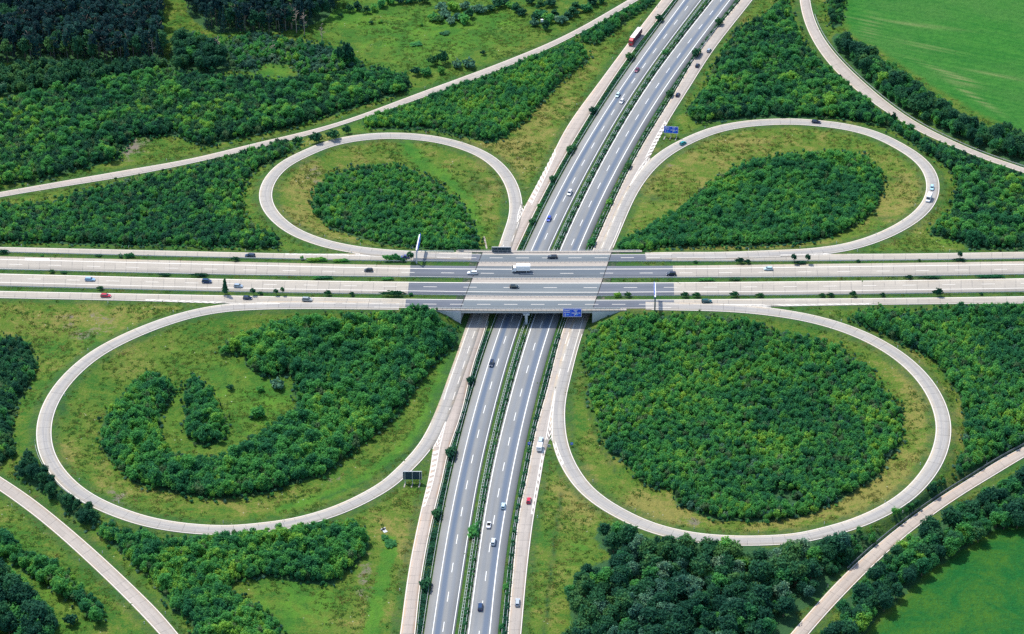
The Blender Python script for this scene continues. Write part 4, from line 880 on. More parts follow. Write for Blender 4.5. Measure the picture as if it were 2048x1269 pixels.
# ------------------------------------------------------------------ vehicles (x forward, z up)
PAINT = {}
def paint(name, col, metal=0.15):
    if name not in PAINT: PAINT[name] = plain('car_paint_'+name, col, 0.28, 0.6, metal, 0.03)
    return PAINT[name]
def car(root, kind, mat, roofmat=None):
    P = dict(hatch=dict(L=4.15, W=1.75, H=1.47, zb=.88, hood=.95, ws=.75, tail=0.05, rs=.45, bz=.98),
             sedan=dict(L=4.65, W=1.80, H=1.43, zb=.88, hood=1.2, ws=.85, tail=.75, rs=.75, bz=.95),
             estate=dict(L=4.75, W=1.80, H=1.47, zb=.90, hood=1.2, ws=.8, tail=.04, rs=.45, bz=.98),
             mpv=dict(L=4.5, W=1.82, H=1.70, zb=1.0, hood=.75, ws=.9, tail=.03, rs=.35, bz=1.08),
             cabrio=dict(L=4.2, W=1.76, H=1.35, zb=.86, hood=1.25, ws=.55, tail=.75, rs=0, bz=.88))[kind]
    L, W_, H, zb = P['L'], P['W'], P['H'], P['zb']; w = W_/2; xf, xr = L/2, -L/2
    st = [(xr, .82, .42, zb-.22), (xr+.12, .95, .30, zb-.04), (xr+.6, 1, .24, P['bz']), (xr+1.5, 1, .22, P['bz']-.02), (.2, 1, .22, zb+.04), (xf-P['hood'], 1, .22, zb+.02), (xf-.55, .97, .24, zb-.08), (xf-.14, .90, .28, zb-.22), (xf, .76, .36, zb-.34)]
    V = []; fs = []; n = 8
    for x, k, z0, z1 in st:
        a = w*k; zm = z0+(z1-z0)*.45
        V += [(x, -a*.9, z0), (x, -a, zm), (x, -a*.97, z1-.08), (x, -a*.86, z1), (x, a*.86, z1), (x, a*.97, z1-.08), (x, a, zm), (x, a*.9, z0)]
    for i in range(len(st)-1):
        for j in range(n): fs.append((i*n+j, i*n+(j+1) % n, (i+1)*n+(j+1) % n, (i+1)*n+j))
    fs += [tuple(range(n)), tuple(range((len(st)-1)*n+n-1, (len(st)-1)*n-1, -1))]
    b = MB(); b.add(V, fs)
    x0, x1 = xf-P['hood']-.02, xf-P['hood']-P['ws']; r0, r1 = xr+P['tail']+.02, xr+P['tail']+P['rs']
    wb, wt = w*.93, w*.70; z0 = zb-.02
    if kind != 'cabrio':
        bot = [(r0, -wb, z0), (x0, -wb, z0), (x0, wb, z0), (r0, wb, z0)]; top = [(r1, -wt, H), (x1, -wt, H), (x1, wt, H), (r1, wt, H)]
        b.hexa(bot, top)
        body = b.obj('body', mat, root, smooth=False)
        Vb = [Vector(p) for p in bot]; Vt = [Vector(p) for p in top]
        def pane(name, q, ins=(.10, .12), out=.012):
            q = [Vector(p) for p in q]; nn = (q[1]-q[0]).cross(q[3]-q[0]).normalized()
            def at(u, v): return q[0].lerp(q[1], u).lerp(q[3].lerp(q[2], u), v)+nn*out
            g = MB(); g.add([at(ins[0], ins[1]), at(1-ins[0], ins[1]), at(1-ins[0], 1-ins[1]), at(ins[0], 1-ins[1])], [(0, 1, 2, 3)]); return g.obj(name, M['glass'], root)
        pane('windscreen', (Vb[1], Vb[2], Vt[2], Vt[1]), (.05, .06)); pane('rear_window', (Vb[3], Vb[0], Vt[0], Vt[3]), (.08, .12))
        pane('side_window', (Vb[0], Vb[1], Vt[1], Vt[0]), (.05, .14)); pane('side_window', (Vb[2], Vb[3], Vt[3], Vt[2]), (.05, .14))
    else:
        b.obj('body', mat, root)
        g = MB(); g.hexa([(x0-.1, -wb, zb), (x0, -wb, zb), (x0, wb, zb), (x0-.1, wb, zb)], [(x1-.05, -wt, H), (x1, -wt, H), (x1, wt, H), (x1-.05, wt, H)]); g.obj('windscreen', M['glass'], root)
        g = MB(); g.box(-.95, x0-.12, -w*.72, w*.72, zb-.1, zb+.055); g.obj('interior', M['black'], root)
        for s in (-1, 1):
            g = MB(); g.hexa([(-.55, s*.42-.25, zb), (-.2, s*.42-.25, zb), (-.2, s*.42+.25, zb), (-.55, s*.42+.25, zb)], [(-.62, s*.42-.22, zb+.42), (-.45, s*.42-.22, zb+.42), (-.45, s*.42+.22, zb+.42), (-.62, s*.42+.22, zb+.42)]); g.obj('seat', M['black'], root)
    for sx in (xf-.85, xr+.8):
        for s in (-1, 1):
            g = MB(); g.cyl((sx, s*(w-.10), .31), .31, .22, 'y', 14); wl = g.obj('wheel', M['black'], root)
            g = MB(); g.cyl((sx, s*(w+.014), .31), .19, .02, 'y', 10); g.obj('rim', M['galv'], wl)
    for s in (-1, 1):
        g = MB(); g.hexa([(xf-.16, s*w*.62-.17, zb-.36), (xf+.012, s*w*.62-.17, zb-.36), (xf+.012, s*w*.62+.17, zb-.36), (xf-.16, s*w*.62+.17, zb-.36)], [(xf-.22, s*w*.66-.17, zb-.2), (xf-.06, s*w*.66-.17, zb-.2), (xf-.06, s*w*.66+.17, zb-.2), (xf-.22, s*w*.66+.17, zb-.2)]); g.obj('headlight', M['lamp'], root)
        g = MB(); g.box(xr-.012, xr+.16, *sorted((s*w*.52, s*w*.80)), zb-.3, zb-.1); g.obj('tail_light', M['tail'], root)
        g = MB(); g.box(x0-.35, x0-.2, *sorted((s*w, s*(w+.18))), zb+.02, zb+.16); g.obj('mirror', mat, root)
def wheel(root, x, y, r, wd=.28):
    g = MB(); g.cyl((x, y, r), r, wd, 'y', 16); wl = g.obj('wheel', M['black'], root)
    g = MB(); g.cyl((x, y+math.copysign(wd/2+.01, y), r), r*.55, .025, 'y', 12); g.obj('rim', M['galv'], wl)
def lorry(root, Lb, mat_cab, mat_box, mat_roof, cabL=2.0, W_=2.45, Hb=3.45, zf=1.0, semi=False):
    w = W_/2; xf = (Lb+cabL)/2; xc = xf-cabL
    b = MB(); b.hexa([(xc+.12, -w*.95, .5), (xf, -w*.95, .5), (xf, w*.95, .5), (xc+.12, w*.95, .5)], [(xc+.12, -w*.95, 1.7), (xf+.05, -w*.95, 1.7), (xf+.05, w*.95, 1.7), (xc+.12, w*.95, 1.7)])
    hc = 3.3 if semi else 2.55
    b.hexa([(xc+.12, -w*.95, 1.7), (xf+.05, -w*.95, 1.7), (xf+.05, w*.95, 1.7), (xc+.12, w*.95, 1.7)], [(xc+.2, -w*.85, hc), (xf-(.75 if not semi else .4), -w*.85, hc), (xf-(.75 if not semi else .4), w*.85, hc), (xc+.2, w*.85, hc)])
    if semi: b.hexa([(xc+.2, -w*.8, hc), (xf-.5, -w*.8, hc), (xf-.5, w*.8, hc), (xc+.2, w*.8, hc)], [(xc+.15, -w*.78, hc+.6), (xc+.5, -w*.78, hc+.6), (xc+.5, w*.78, hc+.6), (xc+.15, w*.78, hc+.6)])
    b.obj('cab', mat_cab, root)
    sl = (.75 if not semi else .4)+.05; k0, k1 = .1, (.85 if not semi else .55)
    def f(t): return xf+.05-sl*t+.02
    g = MB(); g.add([(f(k0), -w*.82, 1.7+(hc-1.7)*k0), (f(k0), w*.82, 1.7+(hc-1.7)*k0), (f(k1), w*.78, 1.7+(hc-1.7)*k1), (f(k1), -w*.78, 1.7+(hc-1.7)*k1)], [(0, 1, 2, 3)]); g.obj('windscreen', M['glass'], root)
    for s in (-1, 1):
        g = MB(); g.add([(xf-.75, s*w*.965, 1.75), (xf-.15, s*w*.965, 1.75), (xf-.45, s*w*.915, 2.3), (xf-.85, s*w*.915, 2.3)], [(0, 1, 2, 3)]); g.obj('side_window', M['glass'], root)
        g = MB(); g.box(xf+.0, xf+.07, *sorted((s*w*.6, s*w*.88)), .72, .92); g.obj('headlight', M['lamp'], root)
        g = MB(); g.box(xf-.3, xf-.1, *sorted((s*w*.97, s*(w+.25))), 1.9, 2.5); g.obj('mirror', M['black'], root)
    g = MB(); g.box(xc-Lb, xc, -w, w, zf, Hb); bx = g.obj('cargo_box', mat_box, root)
    g = MB(); g.box(xc-Lb+.02, xc-.02, -w+.02, w-.02, Hb+.003, Hb+.05); g.obj('roof', mat_roof, root)
    g = MB(); g.box(xc-Lb+.1, xf-.4, -w*.45, w*.45, .45, zf-.003); g.obj('chassis', M['black'], root)
    xs = [xf-.95, xc-Lb+1.7] if not semi else [xf-1.2, xc-.9, xc-Lb+1.6, xc-Lb+2.9, xc-Lb+4.2]
    for x in xs:
        for s in (-1, 1): wheel(root, x, s*(w-.16), .48)
    for s in (-1, 1):
        g = MB(); g.box(xc-Lb-.03, xc-Lb+.003-.006, *sorted((s*w*.6, s*w*.92)), zf-.12, zf+.08); g.obj('tail_light', M['tail'], root)
def box_van(root, mat):
    w = 1.05; L = 5.9; xf = L/2
    b = MB(); b.hexa([(-L/2, -w, .4), (xf-1.2, -w, .4), (xf-1.2, w, .4), (-L/2, w, .4)], [(-L/2, -w*.93, 2.7), (xf-1.75, -w*.93, 2.7), (xf-1.75, w*.93, 2.7), (-L/2, w*.93, 2.7)])
    b.hexa([(xf-1.2, -w, .4), (xf, -w*.9, .4), (xf, w*.9, .4), (xf-1.2, w, .4)], [(xf-1.25, -w*.98, 1.3), (xf-.1, -w*.85, 1.0), (xf-.1, w*.85, 1.0), (xf-1.25, w*.98, 1.3)])
    b.hexa([(xf-1.75, -w*.97, 1.3), (xf-.75, -w*.94, 1.25), (xf-.75, w*.94, 1.25), (xf-1.75, w*.97, 1.3)], [(xf-1.76, -w*.9, 2.65), (xf-1.55, -w*.88, 2.6), (xf-1.55, w*.88, 2.6), (xf-1.76, w*.9, 2.65)])
    b.obj('body', mat, root)
    g = MB(); g.add([(xf-.80, -w*.84, 1.36), (xf-.80, w*.84, 1.36), (xf-1.36, w*.80, 2.3), (xf-1.36, -w*.80, 2.3)], [(0, 1, 2, 3)]); g.obj('windscreen', M['glass'], root)
    for s in (-1, 1):
        g = MB(); g.add([(xf-1.72, s*w*.975, 1.45), (xf-1.0, s*w*.965, 1.42), (xf-1.4, s*w*.94, 2.1), (xf-1.72, s*w*.94, 2.15)], [(0, 1, 2, 3)]); g.obj('side_window', M['glass'], root)
        g = MB(); g.box(xf-.06, xf+.02, *sorted((s*w*.5, s*w*.82)), .75, .95); g.obj('headlight', M['lamp'], root)
        g = MB(); g.box(-L/2-.02, -L/2-.003, *sorted((s*w*.75, s*w*.93)), .9, 1.4); g.obj('tail_light', M['tail'], root)
        for x in (xf-1.0, -L/2+1.3): wheel(root, x, s*(w-.12), .34, .22)
def caravan(root):
    b = MB(); pr = [(-2.2, .55), (-2.25, 1.6), (-2.0, 2.35), (1.7, 2.4), (2.1, 1.7), (2.2, .9), (1.9, .5)]
    n = len(pr); V = [(x, -1.05, z) for x, z in pr]+[(x, 1.05, z) for x, z in pr]
    b.add(V, [tuple(range(n)), tuple(range(2*n-1, n-1, -1))]+[(i, (i+1) % n, n+(i+1) % n, n+i) for i in range(n)]); b.obj('body', M['white'], root)
    g = MB(); g.add([(-2.262, -.75, 1.4), (-2.262, .75, 1.4), (-2.14, .75, 2.0), (-2.14, -.75, 2.0)], [(0, 1, 2, 3)]); g.obj('rear_window', M['glass'], root)
    for s in (-1, 1):
        g = MB(); g.box(-.9, .5, *sorted((s*1.052, s*1.06)), 1.35, 1.9); g.obj('side_window', M['glass'], root); wheel(root, 0, s*.95, .32, .2)
    g = MB(); g.bar((2.0, -.5, .45), (3.3, 0, .45), .08); g.bar((2.0, .5, .45), (3.3, 0, .45), .08); g.obj('drawbar', M['galv'], root)
ALLC = np.concatenate([r.C for r in ROADS]); ALLT = np.concatenate([np.gradient(r.C, axis=0) for r in ROADS]); ALLW = np.concatenate([r.w for r in ROADS]); ALLU = ALLT[:, :2]/np.linalg.norm(ALLT[:, :2], axis=1)[:, None]
def place(px, py, dirx, diry, hh=0.6):
    z = 0.0; dn = np.array([dirx, diry])/math.hypot(dirx, diry)
    for _ in range(6):
        x, y = unproj(px, py, z+hh); d = np.hypot(ALLC[:, 0]-x, ALLC[:, 1]-y)-ALLW*.35+np.where(np.abs(ALLU[:, 0]*dn[0]+ALLU[:, 1]*dn[1]) > .6, 0, 60); i = int(np.argmin(d)); z = float(ALLC[i, 2])
    t = ALLT[i]; a = math.atan2(t[1], t[0])
    if t[0]*dirx+t[1]*diry < 0: a += math.pi
    return (float(x), float(y), z+0.012), a
dk = (0.012, 0.020, 0.035); nb = (0.010, 0.028, 0.075); sv = (0.42, 0.46, 0.50); wh = (0.76, 0.77, 0.78); lb = (0.25, 0.42, 0.62)
CARS = [
 (500,511,-1,0,'estate','navy',nb,'dark blue estate car on the far collector lane left of the upper left loop gore'),
 (1104.5,514,-1,0,'estate','black',dk,'black estate car on the bridge on the farthest lane'),
 (810,514,-1,0,'hatch','violet',(.05,.06,.22),'violet blue car half hidden by the shrub left of the far gantry'),
 (737,540.5,-1,0,'hatch','charcoal',(.02,.028,.035),'charcoal hatchback on pale concrete left of the bridge on the far carriageway'),
 (945,546,-1,0,'estate','white',wh,'white estate car following the white lorry on the far carriageway of the bridge'),
 (1342.5,548.5,-1,0,'mpv','ink',(.010,.016,.04),'dark car leaving the asphalt edge right of the bridge on the far carriageway'),
 (1536.5,537.5,-1,0,'hatch','mint',(.45,.62,.64),'pale mint hatchback on the far cross carriageway right of the bridge'),
 (180,559,1,0,'estate','skyblue',lb,'light blue estate car at the left end of the near cross carriageway'),
 (413.5,563,1,0,'mpv','marine',(.008,.04,.12),'dark blue people carrier on the near cross carriageway left of the conical tree'),
 (476.5,572,1,0,'hatch','silverblue',(.32,.40,.48),'silver hatchback right of the conical tree on the near cross carriageway'),
 (1028.5,573.5,1,0,'hatch','petrol',(.008,.025,.035),'dark petrol car in the middle of the bridge on the near carriageway'),
 (211.5,591.5,1,0,'estate','red',(.50,.03,.06),'red estate car on the nearest cross lane at the left'),
 (495,596,1,0,'hatch','navy',nb,'dark blue car beside the bottom left loop merge on the nearest cross lane'),
 (614,599.5,1,0,'mpv','grey',(.33,.36,.37),'grey people carrier on the nearest cross lane behind the small shrubs'),
 (1413.5,602.5,1,0,'estate','teal',(.008,.075,.085),'dark teal estate car on the nearest cross lane right of the bridge'),
 (1274,140,0,-1,'sedan','maroon',(.16,.03,.07),'maroon car on the upper motorway below the red lorry'),
 (1235.5,190.5,0,-1,'hatch','iceblue',(.50,.66,.70),'pale blue car in the right lane of the pair on the upper motorway'),
 (1243.5,203,0,-1,'hatch','white',wh,'white car overtaking a pale blue car on the upper motorway'),
 (1139.5,386,0,-1,'mpv','white',wh,'white people carrier coming towards the bridge on the upper motorway'),
 (1098,438,0,-1,'hatch','royalblue',(.015,.06,.42),'bright blue hatchback just beyond the bridge on the upper motorway'),
 (1418,101,0,1,'hatch','steel',(.30,.36,.42),'steel grey hatchback farthest of the three cars on the upper right collector road'),
 (1395,131,0,1,'hatch','ink',(.010,.016,.04),'dark hatchback between two others on the upper right collector road'),
 (1355.5,189.5,0,1,'hatch','indigo',(.012,.018,.06),'dark indigo hatchback nearest of the three on the upper right collector road'),
 (1366,286.5,1,.6,'hatch','turquoise',(.005,.26,.26),'turquoise hatchback entering the upper right loop'),
 (1632.5,244,1,0,'estate','blueblack',(.006,.014,.045),'long blue black estate car at the top of the upper right loop'),
 (1864,375.5,0,-1,'hatch','babyblue',(.40,.66,.76),'baby blue hatchback behind the white van on the upper right loop'),
 (983,727.5,0,-1,'mpv','nightblue',(.008,.022,.06),'dark blue car just out of the bridge shadow on the near motorway'),
 (1081.5,881,0,1,'estate','paleblue',(.50,.62,.72),'pale blue estate car towing a white caravan past the gore'),
 (1057.5,1001,0,1,'hatch','scarlet',(.55,.015,.05),'red hatchback on the near right collector road behind the caravan'),
 (1006.5,1012,0,1,'hatch','iceblue',(.50,.66,.70),'pale blue hatchback on the edge line of the near motorway'),
 (977.5,1050,0,1,'cabrio','white',wh,'white open top convertible with dark cabin on the near motorway'),
 (986.5,1084,0,1,'mpv','pearl',(.62,.66,.66),'pearl white people carrier behind the convertible on the near motorway'),
 (960.5,1214,0,1,'mpv','marine',(.008,.04,.12),'dark blue car nearest the bottom of the near motorway'),
 (1035,1205,0,1,'estate','silver',sv,'silver estate car at the bottom of the right collector road')]
for px, py, dx, dy, kd, pn, pc, lab in CARS:
    loc, a = place(px, py, dx, dy); r = empty('car', loc, a, lab, 'car', 'vehicles on the interchange'); car(r, kd, paint(pn, pc))
loc, a = place(1042, 537, -1, 0, 1.7); r = empty('box_lorry', loc, a, 'white box lorry on the far carriageway in the middle of the bridge', 'lorry', 'vehicles on the interchange'); lorry(r, 6.3, M['white'], M['white'], M['white'])
loc, a = place(1270.5, 74, 0, -1, 2.0); r = empty('articulated_lorry', loc, a, 'red articulated lorry with cream trailer roof on the upper left collector road', 'lorry', 'vehicles on the interchange')
lorry(r, 13.2, paint('lorryred', (.42, .012, .035)), plain('dark_red_tarp', (.10, .035, .06), .6), plain('cream_tarp', (.72, .66, .60), .6), cabL=2.3, W_=2.5, Hb=3.95, zf=1.15, semi=True)
loc, a = place(1858, 395, -.3, -1, 1.4); r = empty('van', loc, a, 'white high roofed van on the right bend of the upper right loop', 'van', 'vehicles on the interchange'); box_van(r, M['white'])
loc, a = place(1079.3, 893.5, 0, 1, 1.3); r = empty('caravan', loc, a, 'small white caravan towed behind the pale blue estate car', 'caravan', 'vehicles on the interchange'); caravan(r)
# ------------------------------------------------------------------ foliage prototypes
def leaves(P, Nn, size, var, r, aspect=0.75, fold=0.25):
    """P (n,3) centres, Nn normals -> quads bent along the middle"""
    n = len(P); up = r.normal(size=(n, 3)); a = np.cross(Nn, up); a /= np.linalg.norm(a, axis=1)[:, None]+1e-9; b = np.cross(Nn, a)
    s = (size*r.uniform(.65, 1.35, n))[:, None]
    c = np.stack([P-a*s*.5-b*s*.5*aspect*r.uniform(.5, 1.2, (n, 1)), P+a*s*.5-b*s*.5*aspect, P+a*s*.5*r.uniform(.6, 1.2, (n, 1))+b*s*.5*aspect, P-a*s*.5+b*s*.5*aspect+Nn*s*fold*r.uniform(-1, 1, (n, 1))], 1)
    return c.reshape(-1, 3), np.arange(4*n).reshape(n, 4), np.repeat(var, 4)
def leaf_mesh(name, V, Fq, var, mat):
    me = mesh_np(name, V, Fq); at = me.attributes.new('leafvar', 'FLOAT', 'POINT'); at.data.foreach_set('value', var.astype(np.float32)); me.materials.append(mat); return me
def crown(seed, R, H, z0, nb, nl, ls, mat, top=0.5, spiky=0.0):
    r = np.random.default_rng(seed); V = []; Nn = []; var = []
    hz_ = (H-z0)/2; zc_ = z0+hz_
    for i in range(nb):
        d = r.normal(size=3); d /= np.linalg.norm(d); d[2] = d[2]*.9+.12
        k = r.uniform(.45, .78) if i else 0.1
        c = np.array([d[0]*R*k, d[1]*R*k, zc_+d[2]*hz_*k*1.05]); rb = R*r.uniform(.30, .50) if i else R*.55
        n = int(nl/nb*(1.0 if i else 1.5)); q = r.normal(size=(n, 3)); q[:, 2] += .35; q /= np.linalg.norm(q, axis=1)[:, None]
        rad = rb*r.uniform(.45, 1.25, (n, 1)); p = c+q*rad*np.array([1, 1, .85])
        if spiky: p[:, 2] += spiky*np.maximum(q[:, 2], 0)*r.uniform(0, 1, n)**2
        nn = q*.55+np.array([0, 0, .5])+r.normal(size=(n, 3))*.6; nn /= np.linalg.norm(nn, axis=1)[:, None]
        V.append(p); Nn.append(nn); var.append(np.full(n, r.uniform(0, 1))*.55+r.uniform(0, 1, n)*.45)
    V = np.concatenate(V); Nn = np.concatenate(Nn); var = np.concatenate(var)
    v, f, a = leaves(V, Nn, ls, var, r); return leaf_mesh('crown', v, f, a, mat)
def trunk_mesh(H, r0, r1, mat, limbs=4, seed=1, top=0.7):
    r = np.random.default_rng(seed); b = MB(); k = 5; z = np.linspace(-.4, H*top, k); off = np.cumsum(r.normal(size=(k, 2))*.05*H/6, axis=0); off[0] = 0
    for i in range(k-1):
        p, q = Vector((*off[i], z[i])), Vector((*off[i+1], z[i+1])); ra = r0+(r1-r0)*i/(k-1); rb = r0+(r1-r0)*(i+1)/(k-1)
        A = [(p.x+ra*math.cos(t), p.y+ra*math.sin(t), p.z) for t in np.linspace(0, 2*math.pi, 8)[:-1]]; B = [(q.x+rb*math.cos(t), q.y+rb*math.sin(t), q.z) for t in np.linspace(0, 2*math.pi, 8)[:-1]]
        b.add(A+B, [(j, (j+1) % 7, 7+(j+1) % 7, 7+j) for j in range(7)])
    for i in range(limbs):
        t = r.uniform(.35, .95); p = Vector((off[2][0], off[2][1], H*top*t)); an = r.uniform(0, 6.28); l = H*.28*(1.2-t)
        b.bar(p, p+Vector((math.cos(an)*l, math.sin(an)*l, l*.8)), r1*1.1)
    me = b.mesh('trunk', True); me.materials.append(mat); return me
def pine_crown(seed, R, H, z0):
    r = np.random.default_rng(seed); V = []; Nn = []; var = []
    for i in range(16):
        t = r.uniform(0, 1); a = r.uniform(0, 6.28); k = R*(1-t*.65)*r.uniform(.35, .8); c = np.array([math.cos(a)*k, math.sin(a)*k, z0+(H-z0)*t*.88]); n = 60
        q = r.normal(size=(n, 3)); q /= np.linalg.norm(q, axis=1)[:, None]; p = c+q*np.array([1, 1, .5])*R*r.uniform(.28, .42)*r.uniform(.6, 1.1, (n, 1))
        nn = q*.5+np.array([0, 0, .6])+r.normal(size=(n, 3))*.5; nn /= np.linalg.norm(nn, axis=1)[:, None]
        V.append(p); Nn.append(nn); var.append(np.full(n, r.uniform(0, 1))*.6+r.uniform(0, 1, n)*.4)
    v, f, a = leaves(np.concatenate(V), np.concatenate(Nn), .55, np.concatenate(var), r, .45); return leaf_mesh('crown', v, f, a, M['needle'])
def spruce_crown(seed, R, H, z0):
    r = np.random.default_rng(seed); n = 620; t = r.uniform(0, 1, n)**.8; a = r.uniform(0, 6.28, n); k = R*(1-t)*(.75+.25*np.sin(t*38))*r.uniform(.55, 1.05, n)
    P = np.stack([np.cos(a)*k, np.sin(a)*k, z0+(H-z0)*t-k*.25], 1); nn = np.stack([np.cos(a)*.5, np.sin(a)*.5, np.full(n, .8)], 1)+r.normal(size=(n, 3))*.35; nn /= np.linalg.norm(nn, axis=1)[:, None]
    v, f, aa = leaves(P, nn, .62, r.uniform(0, 1, n), r, .5); return leaf_mesh('crown', v, f, aa, M['needle'])
PROTO = []   # (crown mesh, trunk mesh, R, H)
def proto(c, t, R, H): PROTO.append((c, t, R, H))
for s in range(4): proto(crown(10+s, 2.1, 5.2, .5, 14, 560, .50, M['leaf'], spiky=1.3), trunk_mesh(5.2, .10, .04, M['bark'], 3, s), 2.1, 5.2)         # 0-3 young
for s in range(2): proto(crown(20+s, 2.0, 5.0, .5, 13, 520, .50, M['leaf2'], spiky=1.4), trunk_mesh(5.0, .10, .04, M['bark'], 3, s), 2.0, 5.0)        # 4-5 bright young
for s in range(3): proto(crown(30+s, 3.6, 9.5, 1.6, 26, 1500, .58, M['leaf_dark']), trunk_mesh(9.5, .24, .09, M['bark'], 5, s), 3.6, 9.5)            # 6-8 tall dark
for s in range(2): proto(crown(40+s, 2.2, 3.6, .1, 10, 430, .50, M['leaf_blue']), trunk_mesh(3.6, .08, .04, M['bark'], 4, s), 2.2, 3.6)              # 9-10 grey shrub
proto(crown(50, 3.3, 8.0, 1.2, 22, 1250, .56, M['leaf']), trunk_mesh(8.0, .2, .08, M['bark'], 5, 9), 3.3, 8.0)                                        # 11 mid green tall
proto(crown(51, 3.3, 8.2, 1.2, 22, 1250, .55, M['leaf_blue']), trunk_mesh(8.2, .2, .08, M['bark'], 5, 10), 3.3, 8.2)                                  # 12 silvery tall
M['leaf_dull'] = leaf_mat('leaf_dull', (0.070, 0.145, 0.060), (0.120, 0.215, 0.090), (0.200, 0.285, 0.125), 0.4)
for s in range(2): proto(crown(55+s, 2.3, 5.6, .5, 14, 620, .52, M['leaf_dark'], spiky=1.2), trunk_mesh(5.6, .11, .04, M['bark'], 3, 40+s), 2.3, 5.6)       # 13-14 young dark: puts corner and cloud shade into the edge woods' leaf colour
proto(crown(58, 2.1, 5.4, .5, 12, 300, .46, M['leaf_dull'], spiky=1.3), trunk_mesh(5.4, .10, .04, M['bark'], 6, 58), 2.1, 5.4)              # 15 thin dull
PINE = []
for s in range(3): PINE.append((pine_crown(60+s, 3.4, 16.5, 8.5), trunk_mesh(16.5, .26, .12, M['bark_pale'], 5, 60+s, .92), 3.0, 16.5))
PINE.append((spruce_crown(70, 3.1, 15.0, 1.2), trunk_mesh(15.0, .25, .06, M['bark'], 3, 70, .9), 3.1, 15.0))
PINE.append((crown(71, 3.4, 12.5, 3.0, 14, 800, .64, M['leaf_dark']), trunk_mesh(12.5, .24, .1, M['bark'], 5, 71), 3.4, 12.5))
def tree_obj(name, pr, loc, rz, sc, label, cat, group=None, trunk='trunk', crownname='crown'):
    r = empty(name, loc, rz, label, cat, group); r.scale = sc
    c = bpy.data.objects.new(crownname, pr[0]); COL.objects.link(c); c.parent = r
    if pr[1] is not None: t = bpy.data.objects.new(trunk, pr[1]); COL.objects.link(t); t.parent = r
    return r
# ------------------------------------------------------------------ fill the woods
SPEC = {  # spacing, scale lo/hi, prototype weights, label
 'farwood': (2.6, .75, 1.15, [13,14,13,14,13,14,0,1,2,11], 'young green tree in the wide thicket above the upper left ramp'),  # dark leaf mix paints cloud shade and corner falloff into this wood
 'farshrub': (3.0, .8, 1.2, [9,10,9,10,1,2], 'grey green shrub tree at the foot of the dark pines'),
 'farmix': (4.4, .75, 1.15, [6,7,8,11,9,1], 'dark tree in the mixed clump between the pines and the grey shrubs'),
 'footshrub': (3.2, .8, 1.2, [13,14,9,13,14], 'dull shrub tree in front of the pine trunks'),  # leaves darkened too, shade of the top left put into their colour
 'wedge': (2.6, .7, 1.05, [0,1,2,3,4,5], 'young green tree in the wedge wood between upper left ramp and loop'),
 'wedgetop': (2.6, .7, 1.0, [0,1,2,3], 'young tree in the narrow belt left of the red lorry'),
 'leftwood': (2.6, .75, 1.1, [0,1,2,3,13,14,4,13,9], 'young green tree in the wood below the upper left ramp'),
 'nwloop': (2.5, .65, 1.0, [0,1,2,3,0,2,9,10,5], 'young tree in the thicket inside the upper left loop'),
 'neloop': (2.6, .75, 1.1, [0,1,2,3,0,1,4,5,11], 'young green tree in the wood inside the upper right loop'),
 'newood': (2.9, .85, 1.25, [0,1,13,3,14,11,4,13], 'green tree in the triangular wood above the upper right loop'),
 'eastwood': (2.8, .8, 1.2, [0,1,13,14,0,13,11], 'green tree in the wood right of the upper right loop'),  # dark share of leaves stands in for shade towards the right edge
 'fieldhedge': (3.4, .75, 1.05, [6,7,8,11,0,1,2], 'dark tree in the belt between ramp and big green field'),
 'fieldhedgetop': (3.0, .7, 1.0, [6,7,0,1,2], 'dark tree in the short belt at the top beside the field'),
 'swloop': (2.7, .85, 1.25, [0,1,2,3,0,1,2,4,5,11], 'young green tree in the hook shaped wood inside the bottom left loop'),
 'swstrip': (2.7, .8, 1.15, [0,1,2,3,4,11], 'green tree in the narrow clump in the clearing of the bottom left loop'),
 'seloop': (2.6, .75, 1.1, [0,1,2,3,0,1,2,3,4,5,4,9,10], 'young bright tree in the dense wood inside the bottom right loop'),
 'rightwood': (2.8, .85, 1.2, [0,1,2,3,0,1,4,5,9], 'green tree in the wood at the right edge below the cross motorway'),
 'severge': (2.7, .6, .9, [0,1,13,14], 'dark tree in the gap between bottom right loop and ramp'),
 'rampshrub': (2.9, .55, .9, [0,1,13,4,2,14], 'small green tree in the fringe between the old wood and the bottom right ramp'),
 'tallwood': (4.9, .72, 1.2, [6,7,8,6,7,8,11,12], 'tall dark round crowned tree in the old wood at the bottom right'),
 'sehedge': (3.7, .75, 1.05, [6,7,8,11,0,1,11,2], 'dark tree in the belt between bottom right ramp and dark green field'),
 'leftedge': (2.9, .85, 1.2, [0,13,14,13,14], 'green tree in the wood at the left edge beside the bottom left loop'),  # mostly darkened leaves, shade at the left edge painted in
 'swhedge': (2.8, .75, 1.0, [13,14,13,14,6], 'dark tree in the hedge between bottom left loop and ramp'),  # darkened leaves carry painted shade, as in leftedge
 'southwood': (2.7, .85, 1.2, [0,1,2,3,0,1,2,4,5,11], 'young green tree in the wood below the bottom left loop'),
 'swrow': (2.9, .85, 1.15, [0,1,2,3,11], 'green tree in the row beyond the bottom left ramp'),
 'swcorner': (3.2, .9, 1.25, [0,1,2,6,7], 'dark green tree in the clump in the bottom left corner')}
GAPS = [(1567,985,26,16,.75),(1585,1000,22,12,.7),(300,292,50,22,.75),(250,300,40,20,.6),(820,460,90,28,.25),(1500,850,26,14,.3),(1480,905,30,14,.35),(1225,660,14,8,.5),(1835,665,14,22,.55),(1320,700,30,10,.2),(160,345,70,14,.4),(550,140,34,16,.9)]
TREES = []; FRINGE = []
